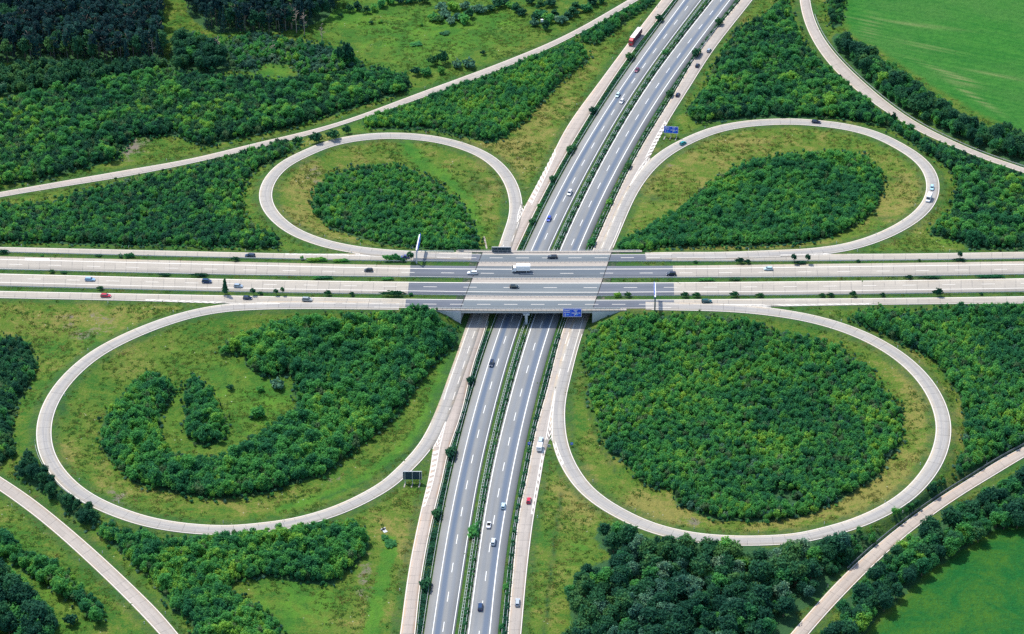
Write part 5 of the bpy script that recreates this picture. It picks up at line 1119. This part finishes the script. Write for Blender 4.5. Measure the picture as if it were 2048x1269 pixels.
for key, (spc, s0, s1, wts, lab) in SPEC.items():
    young = spc < 3.1; spc = spc*.76 if young else spc
    poly = W[key]; a = np.array(poly); zav = float(np.mean(hz(*unproj(a[:, 0], a[:, 1], 2.0))))
    bx, by = unproj(a[:, 0], a[:, 1]+10, zav); x0, x1, y0, y1 = bx.min()-6, bx.max()+6, by.min()-12, by.max()+6
    nx, ny = int((x1-x0)/spc)+1, int((y1-y0)/(spc*.87))+1
    ii, jj = np.meshgrid(np.arange(nx), np.arange(ny)); X = x0+(ii+.5*(jj % 2))*spc+rng.uniform(-.42, .42, ii.shape)*spc; Y = y0+jj*spc*.87+rng.uniform(-.42, .42, ii.shape)*spc
    X, Y = X.ravel(), Y.ravel(); ok = (X > GX0+3) & (X < GX1-3) & (Y > GY0+3) & (Y < GY1-3) & ~on_road(X, Y); X, Y = X[ok], Y[ok]
    zz = hz(X, Y); pi = rng.choice(wts, len(X)); pi = np.where(rng.uniform(size=len(X)) < (.05 if young else 0), 15, pi); sc = rng.uniform(s0*.85, s1*1.06, len(X))*np.where(pi >= 6, .94, 1); 
    zz5 = zz+3.0; ex, ey = proj(X, Y, zz5); fr = np.zeros(len(X), bool)
    for dx, dy in ((17, 0), (-17, 0), (0, -12), (0, 12)): fr |= ~inpoly(ex+dx, ey+dy, poly)
    sc = sc*(.86 if young else 1.0)
    sc = sc*np.where(fr & (rng.uniform(size=len(X)) < .7) & young, rng.uniform(.42, .8, len(X)), .90 if young else 1.0)
    R = np.array([PROTO[i][2] for i in pi])*sc; H = np.array([PROTO[i][3] for i in pi])*sc
    cx, cy = proj(X, Y, zz+H*.55); rp = R*4.55
    ok = inpoly(cx, cy, poly)
    tk = .2 if key in ('severge', 'rampshrub', 'swhedge', 'wedgetop', 'swrow') else 1.0
    for dx, dy in ((.6, 0), (-.6, 0), (0, -.62), (0, .45)): ok &= inpoly(cx+dx*rp*tk, cy+dy*rp*tk, poly)
    ok &= (~on_road(X, Y, True)) | (R < 1.9) | (tk < 1)
    for ddx, ddy in ((3.4, -3.6), (4.4, 0), (0, -4.6)): ok &= ~(on_road(X+ddx, Y+ddy) & (R > 2.5) & (tk == 1))
    for gx_, gy_, rx, ry, pr in GAPS: ok &= ~((((cx-gx_)/rx)**2+((cy-gy_)/ry)**2 < 1) & (rng.uniform(size=len(X)) < pr))
    near = np.zeros(len(X), bool)
    for dx, dy in ((9, 0), (-9, 0), (0, -7), (0, 8)): near |= inpoly(cx+dx, cy+dy, poly)
    fg = near & ~ok & young & (rng.uniform(size=len(X)) < .5)
    for k in np.nonzero(fg)[0]: FRINGE.append((X[k], Y[k], zz[k], random.uniform(0, 6.28), *([random.uniform(.18, .45)]*2), random.uniform(.16, .4), random.choice([0, 1, 2, 9, 10, 13, 15])))
    for k in np.nonzero(ok)[0]: TREES.append((key, X[k], Y[k], zz[k], int(pi[k]), sc[k], cx[k], cy[k], R[k]*(cy[k]+2801)))
print('TREES', len(TREES))
order = sorted(range(len(TREES)), key=lambda k: -TREES[k][8]); solo = set()
for k in order:
    t = TREES[k]
    if -2 < t[6] < 2050 and 2 < t[7] < 1262: solo.add(k)
    if len(solo) >= 296: break
rest = []
for k, t in enumerate(TREES):
    key, x, y, z, p, s, cx, cy, _ = t
    rz = random.uniform(0, 6.28); sc = (s*random.uniform(.92, 1.08), s*random.uniform(.92, 1.08), s*random.uniform(.9, 1.12))
    if k in solo: tree_obj('broadleaf_tree', PROTO[p], (x, y, z), rz, sc, SPEC[key][4], 'tree', 'woodland trees: '+SPEC[key][4].split(' in the ', 1)[-1])
    else: rest.append((x, y, z, rz, *sc, p))
def scatter(name, pts, protos, kind='stuff'):
    a = np.array(pts); n = len(a); me = bpy.data.meshes.new(name); me.vertices.add(n); me.vertices.foreach_set('co', a[:, :3].astype(np.float32).ravel())
    for nm, ty, d in (('rz', 'FLOAT', a[:, 3]), ('idx', 'INT', a[:, 7])):
        at = me.attributes.new(nm, ty, 'POINT'); at.data.foreach_set('value', d.astype(np.int32 if ty == 'INT' else np.float32))
    at = me.attributes.new('scl', 'FLOAT_VECTOR', 'POINT'); at.data.foreach_set('vector', a[:, 4:7].astype(np.float32).ravel()); me.update()
    o = newobj(name, me); tag(o, kind=kind)
    ng = bpy.data.node_groups.new(name, 'GeometryNodeTree'); ng.interface.new_socket('Geometry', in_out='INPUT', socket_type='NodeSocketGeometry'); ng.interface.new_socket('Geometry', in_out='OUTPUT', socket_type='NodeSocketGeometry')
    N = ng.nodes; gi = N.new('NodeGroupInput'); gout = N.new('NodeGroupOutput'); ip = N.new('GeometryNodeInstanceOnPoints'); jn = N.new('GeometryNodeJoinGeometry')
    lk = ng.links.new; gti = []
    for po in protos:
        oi = N.new('GeometryNodeObjectInfo'); oi.inputs['Object'].default_value = po; oi.transform_space = 'ORIGINAL'
        g2 = N.new('GeometryNodeGeometryToInstance'); lk(oi.outputs['Geometry'], g2.inputs[0]); gti.append(g2)
    for g2 in reversed(gti): lk(g2.outputs[0], jn.inputs[0])
    lk(gi.outputs[0], ip.inputs['Points']); lk(jn.outputs[0], ip.inputs['Instance']); ip.inputs['Pick Instance'].default_value = True
    def na(nm, ty):
        q = N.new('GeometryNodeInputNamedAttribute'); q.data_type = ty; q.inputs[0].default_value = nm; return q.outputs[0]
    cx = N.new('ShaderNodeCombineXYZ'); lk(na('rz', 'FLOAT'), cx.inputs[2]); lk(cx.outputs[0], ip.inputs['Rotation']); lk(na('idx', 'INT'), ip.inputs['Instance Index']); lk(na('scl', 'FLOAT_VECTOR'), ip.inputs['Scale'])
    lk(ip.outputs[0], gout.inputs[0])
    md = o.modifiers.new('scatter', 'NODES'); md.node_group = ng; return o
srcs = []
def source_of(me):
    for o in COL.objects:
        if o.data is me: return o
    return None
def sources(pl):
    out = []
    for pr in pl:
        o = source_of(pr[0])
        if o is None: o = bpy.data.objects.new('crown', pr[0])
        out.append(o)
    return out
rest += FRINGE
scatter('woodland', rest, sources(PROTO))
# ------------------------------------------------------------------ pine forest
pts = []
for poly, wts in ((F1, [0,1,2,0,1,2,0,3,4]), (F2, [0,1,3,3,4,2])):
    a = np.array(poly); bx, by = unproj(a[:, 0], a[:, 1], 0.); spc = 4.3
    for i in range(int((bx.max()-bx.min())/spc)+1):
        for j in range(int((by.max()-by.min())/spc)+1):
            x = bx.min()+(i+random.uniform(.05, .95))*spc; y = by.min()+(j+random.uniform(.05, .95))*spc; cx, cy = proj(x, y, 0.)
            if not (inpoly(np.array([cx]), np.array([cy]), poly)[0] and GX0+3 < x < GX1-3 and y < GY1-3): continue
            p = random.choice(wts)
            if cy > 96 and poly is F1 and random.random() < .35: p = random.choice([3, 4])
            pts.append((x, y, float(hz(x, y)), p, random.uniform(.8, 1.15), float(cx), float(cy)))
pts.sort(key=lambda t: -t[6]); rest = []; n_p = 0
for x, y, z, p, s, cx, cy in pts:
    rz = random.uniform(0, 6.28); sc = (s*random.uniform(.9, 1.1), s*random.uniform(.9, 1.1), s*random.uniform(.92, 1.08))
    if n_p < 240 and -15 < cx < 700 and cy-35 > 2:
        n_p += 1; nm = ('pine_tree', 'pine_tree', 'pine_tree', 'spruce_tree', 'broadleaf_tree')[p]
        where = 'in the dark forest at the top left corner' if cx < 345 else 'in the dark forest patch left of the upper meadow'
        lab = ('tall pine with bare pale trunk ', 'tall pine with bare pale trunk ', 'tall pine with bare pale trunk ', 'dark conical spruce ', 'dark leafy tree ')[p]+where
        tree_obj(nm, PINE[p], (x, y, z), rz, sc, lab, 'tree', 'forest trees '+where)
    else: rest.append((x, y, z, rz, *sc, p))
scatter('pine_forest', rest, sources(PINE))
# rough grass tussocks over the meadows
def tuft(seed, mat):
    r = np.random.default_rng(seed); n = 16; P = np.stack([r.normal(size=n)*.5, r.normal(size=n)*.5, r.uniform(.03, .20, n)], 1); nn = np.array([0, 0, 1.3])+r.normal(size=(n, 3))*.42; nn /= np.linalg.norm(nn, axis=1)[:, None]
    v, f, a = leaves(P, nn, .42, r.uniform(0, 1, n), r, .5); return leaf_mesh('tuft', v, f, a, mat)
M['grass_g'] = leaf_mat('grass_green', (0.056, 0.142, 0.022), (0.088, 0.178, 0.026), (0.138, 0.225, 0.034), 0.5)
M['grass_y'] = leaf_mat('grass_dry', (0.125, 0.160, 0.032), (0.185, 0.190, 0.046), (0.260, 0.236, 0.082), 0.5)
TU = [tuft(300, M['grass_g']), tuft(301, M['grass_g']), tuft(302, M['grass_y']), tuft(303, M['grass_y'])]
n = 90000; tx = rng.uniform(-300, 300, n); ty = rng.uniform(-240, 345, n); iy, ix = cells(tx, ty)
ok = ~rmask[iy, ix] & (wood[iy, ix] < .4) & (f1[iy, ix] < .3) & (f2[iy, ix] < .3); cxx, cyy = proj(tx, ty, hz(tx, ty)); ok &= (cxx > -60) & (cxx < 2110) & (cyy > -30) & (cyy < 1310)
pn = np.sin(tx*.11+2*np.sin(ty*.05))+np.sin(ty*.13+2*np.sin(tx*.07))+rng.normal(size=n)*.9; ok &= (pn > -.2) & (lush[iy, ix] < .75)
tx, ty, iy, ix = tx[ok], ty[ok], iy[ok], ix[ok]; dd = dry[iy, ix]-lush[iy, ix]*.8-verge[iy, ix]*.1
ki = np.where(rng.uniform(size=len(tx)) < np.clip(dd*.75, .03, .8), 2, 0)+rng.integers(0, 2, len(tx)); ss = rng.uniform(.5, 1.5, len(tx))
scatter('rough_grass', np.stack([tx, ty, hz(tx, ty), rng.uniform(0, 6.28, len(tx)), ss, ss, ss*rng.uniform(.6, 1.2, len(tx)), ki], 1), sources([(t,) for t in TU]))
# dead trees
def dead_tree(px, py, H, label, seed):
    x, y, z = (float(a) for a in ground_at(np.array(float(px)), np.array(float(py)))); r = random.Random(seed)
    t = empty('dead_tree', (x, y, z), 0, label, 'dead tree', 'bare dead trees'); me = trunk_mesh(H, .24, .07, M['deadwood'], 0, seed, .98); newobj('trunk', me, None, t)
    for i in range(9):
        zz = H*r.uniform(.45, .97); an = r.uniform(0, 6.28); l = H*.16*(1.25-zz/H)+.5; b = MB(); p = Vector((0, 0, zz)); q = p+Vector((math.cos(an)*l, math.sin(an)*l, l*.35)); b.bar(p, q, .11)
        for _ in range(4):
            m0 = p.lerp(q, r.uniform(.35, 1)); b.bar(m0, m0+Vector((r.uniform(-1, 1), r.uniform(-1, 1), r.uniform(-.2, .7)))*l*.45, .06)
        b.obj('branch', M['deadwood'], t)
for i, (px, py, H, lab) in enumerate([(306,118,11,'pale bare snag at the front edge of the pine forest'),(584,58,15,'leftmost bare brownish tree in the dead group at the forest edge'),(593,66,16,'brown dead tree in the middle of the dead group at the forest edge'),(609,70,15,'pale dead tree right of the brown one at the forest edge'),(437,118,13,'thin dead tree standing by the grassy gap in the shrubs'),(546,112,9,'thin leaning dead tree among the grey shrubs'),(644,92,13,'rightmost dead tree beside the big dark oak')]): dead_tree(px, py, H, lab, 200+i)
# ------------------------------------------------------------------ single bushes and trees
BUSH = {'g': crown(80, 1.0, 1.6, .02, 10, 330, .30, M['leaf']), 'd': crown(81, 1.0, 1.6, .02, 11, 360, .29, M['leaf_dark']), 'b': crown(82, 1.0, 1.5, .02, 9, 300, .30, M['leaf2']), 's': crown(83, 1.0, 1.4, .02, 10, 320, .27, M['leaf_blue'])}
STEM = trunk_mesh(1.6, .07, .03, M['bark'], 4, 80, .55)
def conif(seed):
    r = np.random.default_rng(seed); n = 330; t = r.uniform(0, 1, n)**.85; a = r.uniform(0, 6.28, n); k = .62*(1-t*.85)*np.minimum(1, t*5+.35)*r.uniform(.4, 1.05, n)
    P = np.stack([np.cos(a)*k, np.sin(a)*k, .35+1.9*t], 1); nn = np.stack([np.cos(a), np.sin(a), np.full(n, .5)], 1)+r.normal(size=(n, 3))*.5; nn /= np.linalg.norm(nn, axis=1)[:, None]
    v, f, aa = leaves(P, nn, .22, r.uniform(0, 1, n), r); return leaf_mesh('crown', v, f, aa, M['leaf_dark'])
CONI = conif(90); CSTEM = trunk_mesh(2.2, .06, .02, M['bark'], 0, 91, .9)
LOLL = crown(92, .8, 2.2, .95, 8, 200, .26, M['leaf_dark']); LSTEM = trunk_mesh(2.2, .06, .03, M['bark'], 2, 93, .6)
def bush(px, py, wd, ht, k, lab, dep=None, rz=0.0, group=None, ew=False):
    """px,py = middle of the base"""
    x, y, z = (float(a) for a in ground_at(np.array(float(px)), np.array(float(py))))
    dep = dep or wd; tr = k in ('c', 'l')
    me, st, h0, r0 = {'c': (CONI, CSTEM, 2.25, .62), 'l': (LOLL, LSTEM, 2.3, .85)}.get(k) or (BUSH[k], STEM, 1.75, 1.12)
    r = empty('small_tree' if tr else 'bush', (x, y, z), rz, lab, 'tree' if tr else 'bush', group); r.scale = (wd/2/r0, dep/2/r0, ht/h0)
    for nm, m_ in (('crown' if tr else 'foliage', me), ('trunk' if tr else 'stem', st)):
        c = bpy.data.objects.new(nm, m_); COL.objects.link(c); c.parent = r
def nsdir(py):
    i = int(np.clip((py+170)/5, 1, len(YQ)-2)); t = RW.C[i+1]-RW.C[i-1]; return math.atan2(t[1], t[0])+math.pi/2
HS = 'bushes in the hedge strips of the north-south motorway'
for px, py, wd, ht, dep, k, lab in [
 (902.5,912,4.6,4.6,10.5,'d','largest oval bush in the left hedge strip, level with the bottom left gore'),(874,1034,4.2,4.2,7.5,'d','oval dark bush in the left hedge strip, middle one of the three near the bottom'),(851.5,1176,4.8,4.6,8.5,'d','oval dark bush in the left hedge strip, lowest of the three near the bottom'),
 (941.5,766,3.6,3.4,6.5,'d','bush in the left hedge strip right of the dark blue car below the bridge'),(1318.5,43,4.6,4.4,5,'d','round bush in the left strip right of the red lorry'),(1260,119,4.8,4.2,8,'d','dark bush in the left strip just below the red lorry'),
 (1186,227,4.4,4.0,6.5,'d','dark bush in the left strip left of two pale cars on the upper motorway'),(1142,303,4.2,3.4,12,'d','long shaggy bush in the left strip beyond the bridge'),(1106,362,3.6,3.2,7,'d','bush in the left strip beside the hatched taper beyond the bridge'),(1065,448,3.4,3.0,6,'d','bush in the left strip just beyond the bridge, left of the bright blue car'),(1079.5,415,2.6,2.2,3.5,'g','small bush in the left strip between two larger bushes near the bridge'),
 (1438,50,4.6,4.6,5.5,'d','round dark bush in the right strip left of the farthest collector car'),(1393,112,4.8,4.6,9.5,'d','big dark bush in the right strip beside the middle collector car'),(1339,193,3.8,3.8,6,'d','dark bush in the right strip beside the nearest collector car'),(1256.5,336,3.4,3.2,6,'d','dark bush in the right strip beside the upper right gore'),(1219,408,3.2,2.8,6,'g','bush in the right strip between upper right gore and bridge'),(1183,490,3.8,3.2,9,'g','broad green bush in the right strip touching the far bridge edge'),
 (947,1068,4.6,3.6,11,'g','long green bush growing through the median guardrail near the convertible'),(1330,109,3.4,3.0,6,'g','bush on the median of the upper motorway right of the maroon car'),(1012,1178,2.6,2.4,5,'g','small bush in the right hedge strip left of the silver estate car'),(1003,1258,2.4,2.2,4,'g','small bush in the right hedge strip at the bottom edge')]:
    bush(px, py, wd, ht, k, lab, dep, nsdir(py), HS)
EH = 'bushes on the strips of the cross motorway'
for px, py, wd, ht, k, lab in [
 (6,507,7,2.2,'d','low dark bush on the far strip at the left edge'),(84,513,1.8,1.0,'g','tiny bush on the far strip below the upper left ramp end'),(198,513,3.4,1.0,'d','low flat bush on the far strip left of a pair of upright bushes'),(241,515,2.2,2.2,'s','left one of two upright bushes on the far strip at the left'),(259,515,5,2.6,'g','broad upright bush right of the thin one on the far strip'),(471,522,4.4,2.4,'d','dark bush on the far strip below the dark blue estate car'),
 (604,520,1.8,2.4,'g','thin bush at the left end of the long bush row before the bridge'),(634,522.5,10,2.2,'g','long low bush in the far strip under the upper left loop'),(682,523.5,8,1.6,'g','flat bush at the right end of the long bush row'),(784,522.5,9,4.2,'g','large shaggy bush on the far strip left of the violet car'),(806,523.5,4,2,'d','low bush between the shaggy bush and the gantry'),(1480,527,4.6,3.4,'d','left part of the bush pair on the far strip right of the bridge'),(1495,527.5,3.2,2.6,'d','right part of the bush pair on the far strip right of the bridge'),(1601,528,7,1.6,'d','low bush between two lollipop trees on the far strip'),(1918,522,7,1.5,'d','low bush at the foot of the lone tree on the far strip'),(1716,524,2.4,1.2,'d','tiny bush on the far strip under the upper right loop'),(1838,522.5,1.8,1.2,'d','tiny bush on the far strip left of the lone tree'),(1391,526,2.2,1.3,'d','tiny bush on the far strip beside the asphalt end'),
 (104,546,3,1.8,'d','dark bush on the median at the left, left of the light blue car'),(128,547,3.4,1.2,'d','flat bush on the median above the light blue car'),(330,552,6,1.5,'d','low bush on the median left of the dark people carrier'),(400,553,9,1.8,'d','long low bush on the median above the dark people carrier'),(645,558,10,1.6,'g','long low bush on the median left of the bridge'),(775,560,6,1.4,'g','low bush on the median near the asphalt edge'),(1412,562,8,1.6,'g','low bush on the median right of the dark car'),(1470,561,6,1.4,'d','flat bush on the median below the bush pair'),(1818,558,4,2.2,'d','dark bush on the median right of the mint hatchback'),(1860,557.5,12,1.6,'d','long dark bush on the median at the right'),(1980,556,14,1.8,'g','longest low bush on the median near the right edge'),
 (201,580,3.4,2.2,'d','dark bush above the red estate car'),(521,590,2.4,1.9,'d','low dark bush right of the sprouting tree pair'),(656,591,3.4,3.0,'d','round bush behind the grey people carrier'),(704,591.5,2.4,2.2,'d','small bush between grey people carrier and bridge'),(788,592.5,12,3.2,'d','wide dark bush row at the asphalt edge left of the bridge'),(822,592,2,1.8,'g','small bush just right of the wide bush row'),(1235,594,3.6,2.6,'g','spreading bush on the near strip right of the bridge'),(1256,594,3.4,2.8,'d','dark bush left of the near gantry'),(1370,594.5,4,3,'d','left bush of the pair beyond the near gantry'),(1393,594.5,4,2.8,'d','right bush of the pair beyond the near gantry'),(1469,594,4.4,3.2,'d','round dark bush above the bottom right loop gore'),(1520,594,4,2.2,'d','flat round bush right of the gore bush'),(1644,594,3,2.2,'d','left small bush on the near strip at the right'),(1661,594,3.6,2.4,'d','right small bush of the pair on the near strip'),(1706,593.5,3.4,3.4,'d','upright bush on the near strip right of the small pair'),(1765,593,2.6,2.2,'d','lone small bush on the near strip'),(1876,592.5,5.2,4.6,'d','tallest ragged bush on the near strip at the right'),(1962,590,2,1.4,'d','tiny bush on the near strip near the right edge')]:
    bush(px, py, wd, ht, k, lab, min(wd, 2.4), 0, EH)
for px, py, wd, ht, k, lab in [(451,590,3.6,8.2,'c','dark conical tree on the near strip at the left between two cars'),(507,591,3,3.6,'l','sprouting little tree right of the conical tree'),(553,591,2.6,3.2,'l','left sprout of the forked little trees behind the dark car'),(566,590.5,2.2,4.2,'l','right taller sprout of the forked little trees'),(1588,527,3,5,'l','left one of two lollipop trees on the far strip'),(1616,527.5,3,5,'l','right one of two lollipop trees on the far strip'),(1920,520,2.8,4.4,'l','lone wind bent little tree on the far strip at the right'),(822,523.5,3.8,5.2,'l','round little tree in front of the violet car')]:
    bush(px, py, wd, ht, k, lab, None, 0, 'little trees on the strips of the cross motorway')
for px, py, wd, ht, k, lab in [
 (461,780,3.6,3.0,'d','small round bush alone in the clearing of the bottom left loop'),(555,776,7,4.6,'s','broad grey green bush at the top of the loop clearing'),(527,757,3.2,2.8,'d','small dark bush left of the broad grey green bush'),(521,783,3.6,3.0,'g','sparse bush below the small dark bush in the clearing'),(516,834,6.4,5.6,'g','large round bush in the lower part of the loop clearing'),(503,838,2.4,1.8,'d','tiny bush at the foot of the large round bush in the clearing'),
 (143,1249,6,5,'d','lone round bush in the bottom left corner meadow'),(779,1088,6.5,1.4,'b','low spreading bush at the head of the bright green ditch'),(768,1076,4,1.2,'b','low tuft beside the culvert'),
 (633,286,7,6.4,'d','largest and leftmost of three round bushes between ramp and upper left loop'),(667,279,7,6.0,'d','middle of three round bushes between ramp and upper left loop'),(694,268,4.6,5.4,'d','right and smallest of three round bushes between ramp and upper left loop'),
 (886,128,6.6,8.6,'d','tall round tree-like bush standing in the upper meadow'),(866,130,6,6,'d','bush touching the left side of the tall one in the upper meadow'),(832,150,6,5,'d','left bush of the low row in the upper meadow'),(852,151,6,5,'g','middle bush of the low row in the upper meadow'),(881,147,5,4.6,'b','pale round bush at the right of the low row'),(914,136,6,5,'s','grey thicket right of the tall bush in the upper meadow'),(938,135,8,5.4,'s','broad grey thicket near the upper left ramp'),(966,110,3.4,3,'d','small bush near the ramp in the upper meadow'),
 (692,128,10,14,'d','big dark tree-like bush at the right end of the pine forest'),(742,48,3,2,'d','tiny bush at the top left of the upper meadow'),(682,34,3,2.4,'d','tiny bush beside the forest corner'),(760,46,3,2,'g','second tiny bush at the top left of the upper meadow'),(842,52,2.6,2,'g','tiny bush left of the upper hedge in the meadow'),(890,68,6,1.2,'d','flat dark patch bush in the middle of the upper meadow'),(832,90,7,1.4,'g','flat green bush patch in the upper meadow')]:
    bush(px, py, wd, ht, k, lab)
far = [(700,24),(716,20),(732,27),(748,22),(764,14),(780,8),(800,6),(822,6),(846,6),(866,40),(878,44),(890,34),(902,48),(915,40),(928,46),(938,36),(884,22),(906,20),(930,18),(952,22),(962,26),(980,22),(996,14),(1010,8),(1022,16),(1034,24),(1044,30),(1070,44),(1082,34),(1096,44),(1108,36),(1122,46),(1134,38),(1144,32),(1150,24),(1068,52),(1092,60),(1080,20),(1060,8),(1100,12),(1186,10),(1204,6),(1172,22)]
for px, py in far: bush(px, py, random.uniform(5, 8.5), random.uniform(3.6, 6), random.choice('dgds'), 'green bush in the thicket along the top of the upper meadow', None, random.uniform(0, 6.28), 'thicket of bushes along the top of the upper meadow')
bush(1787, 244, 3.2, 6, 'd', 'upright dark bush poking up beside the upper right ramp')
o = MB(); p = Vector(tuple(float(a) for a in ground_at(np.array(1084.), np.array(48.)))); o.box(p.x-.7, p.x+.7, p.y-.5, p.y+.5, p.z+1.2, p.z+2.6)
for sx in (-.55, .55):
    for sy in (-.4, .4): o.box(p.x+sx-.05, p.x+sx+.05, p.y+sy-.05, p.y+sy+.05, p.z-.3, p.z+1.19)
o = o.obj('raised_hide', M['white']); tag(o, 'small white box on legs among the bushes at the top of the upper meadow', 'hide')
# ------------------------------------------------------------------ clipped hedges in the strips
def hedge(A, B, ta, tb, y0, y1, h, dens, label, mat, seed, clump=0.45):
    r = np.random.default_rng(seed); yq = YQ; ok = (yq > y0) & (yq < y1); a = A[ok]; b = B[ok]
    L = np.concatenate([[0], np.cumsum(np.hypot(*np.diff(a[:, :2], axis=0).T))]); n = int(L[-1]*dens); u = r.uniform(0, L[-1], n)
    k = .55+.45*np.sin(u*.33+seed)*np.sin(u*.117+seed*2)+r.uniform(-.35, .35, n); u = u[k > clump-.35*r.uniform(size=n)]; n = len(u)
    t = ta+(tb-ta)*np.clip(r.normal(.5, .24, n), 0, 1)
    P = np.stack([np.interp(u, L, a[:, j]+0)*(1-t)+np.interp(u, L, b[:, j])*t for j in range(3)], 1)
    hh = h*(.65+.35*np.sin(u*.8+seed)+.25*np.sin(u*2.1)); P[:, 2] += np.maximum(.05, hh*r.uniform(.1, 1, n)**.7)
    nn = np.array([0, 0, 1.0])+r.normal(size=(n, 3))*.45; nn /= np.linalg.norm(nn, axis=1)[:, None]
    v, f, aa = leaves(P, nn, .55, r.uniform(0, 1, n), r); o = newobj('hedge', leaf_mesh('hedge', v, f, aa, mat)); tag(o, label, 'hedge', 'clipped hedges in the motorway strips'); return o
hedge(RCW.R, RW.L, .12, .78, -160, 502, .9, 34, 'low patchy hedge left of the motorway beyond the bridge', M['leaf_dark'], 1)
hedge(RCW.R, RW.L, .10, .80, 662, 1330, .9, 34, 'low patchy hedge left of the motorway on the near side', M['leaf_dark'], 2)
hedge(RW.R, RE.L, .48, .96, -160, 502, 1.2, 44, 'dark median hedge of the motorway beyond the bridge', M['leaf_dark'], 3, .1)
hedge(RW.R, RE.L, .56, .93, 668, 1330, 1.0, 40, 'dark median hedge of the motorway on the near side', M['leaf_dark'], 4, .2)
hedge(RE.R, RCE.L, .18, .92, -160, 502, 1.2, 44, 'dark hedge right of the motorway beyond the bridge', M['leaf_dark'], 5, .1)
hedge(RE.R, RCE.L, .42, .92, 668, 1330, 1.1, 42, 'dark hedge right of the motorway on the near side', M['leaf_dark'], 6, .1)
# ------------------------------------------------------------------ camera, light, render settings
cam = bpy.data.cameras.new('Camera'); co = bpy.data.objects.new('Camera', cam); COL.objects.link(co); S.camera = co
co.location = (0, -CD, HC); co.rotation_euler = (math.radians(90-33), 0, 0); cam.sensor_width = 36; cam.lens = 36*F/2048; cam.clip_start = 5; cam.clip_end = 20000
EL_ = math.radians(58); AZ = math.atan2(-.665, .747)
sv_ = Vector((math.sin(AZ)*math.cos(EL_), math.cos(AZ)*math.cos(EL_), math.sin(EL_)))
sun = bpy.data.lights.new('Sun', 'SUN'); sun.energy = 3.0; sun.angle = math.radians(.5); sun.color = (1, .94, .84); so = bpy.data.objects.new('Sun', sun); COL.objects.link(so); so.rotation_euler = sv_.to_track_quat('Z', 'Y').to_euler()
w = bpy.data.worlds.new('World'); S.world = w; w.use_nodes = True; nt = w.node_tree; bg = nt.nodes['Background']; sky = nt.nodes.new('ShaderNodeTexSky'); sky.sky_type = 'NISHITA'; sky.sun_disc = False
sky.sun_elevation = EL_; sky.sun_rotation = AZ; sky.altitude = 300; nt.links.new(sky.outputs[0], bg.inputs[0]); bg.inputs[1].default_value = .15
S.view_settings.view_transform = 'Standard'; S.view_settings.look = 'None'; S.view_settings.exposure = 0.80; S.view_settings.gamma = 1; S.view_settings.use_curve_mapping = False
S.render.engine = 'CYCLES'; S.cycles.max_bounces = 6; S.cycles.diffuse_bounces = 3; S.cycles.use_denoising = False
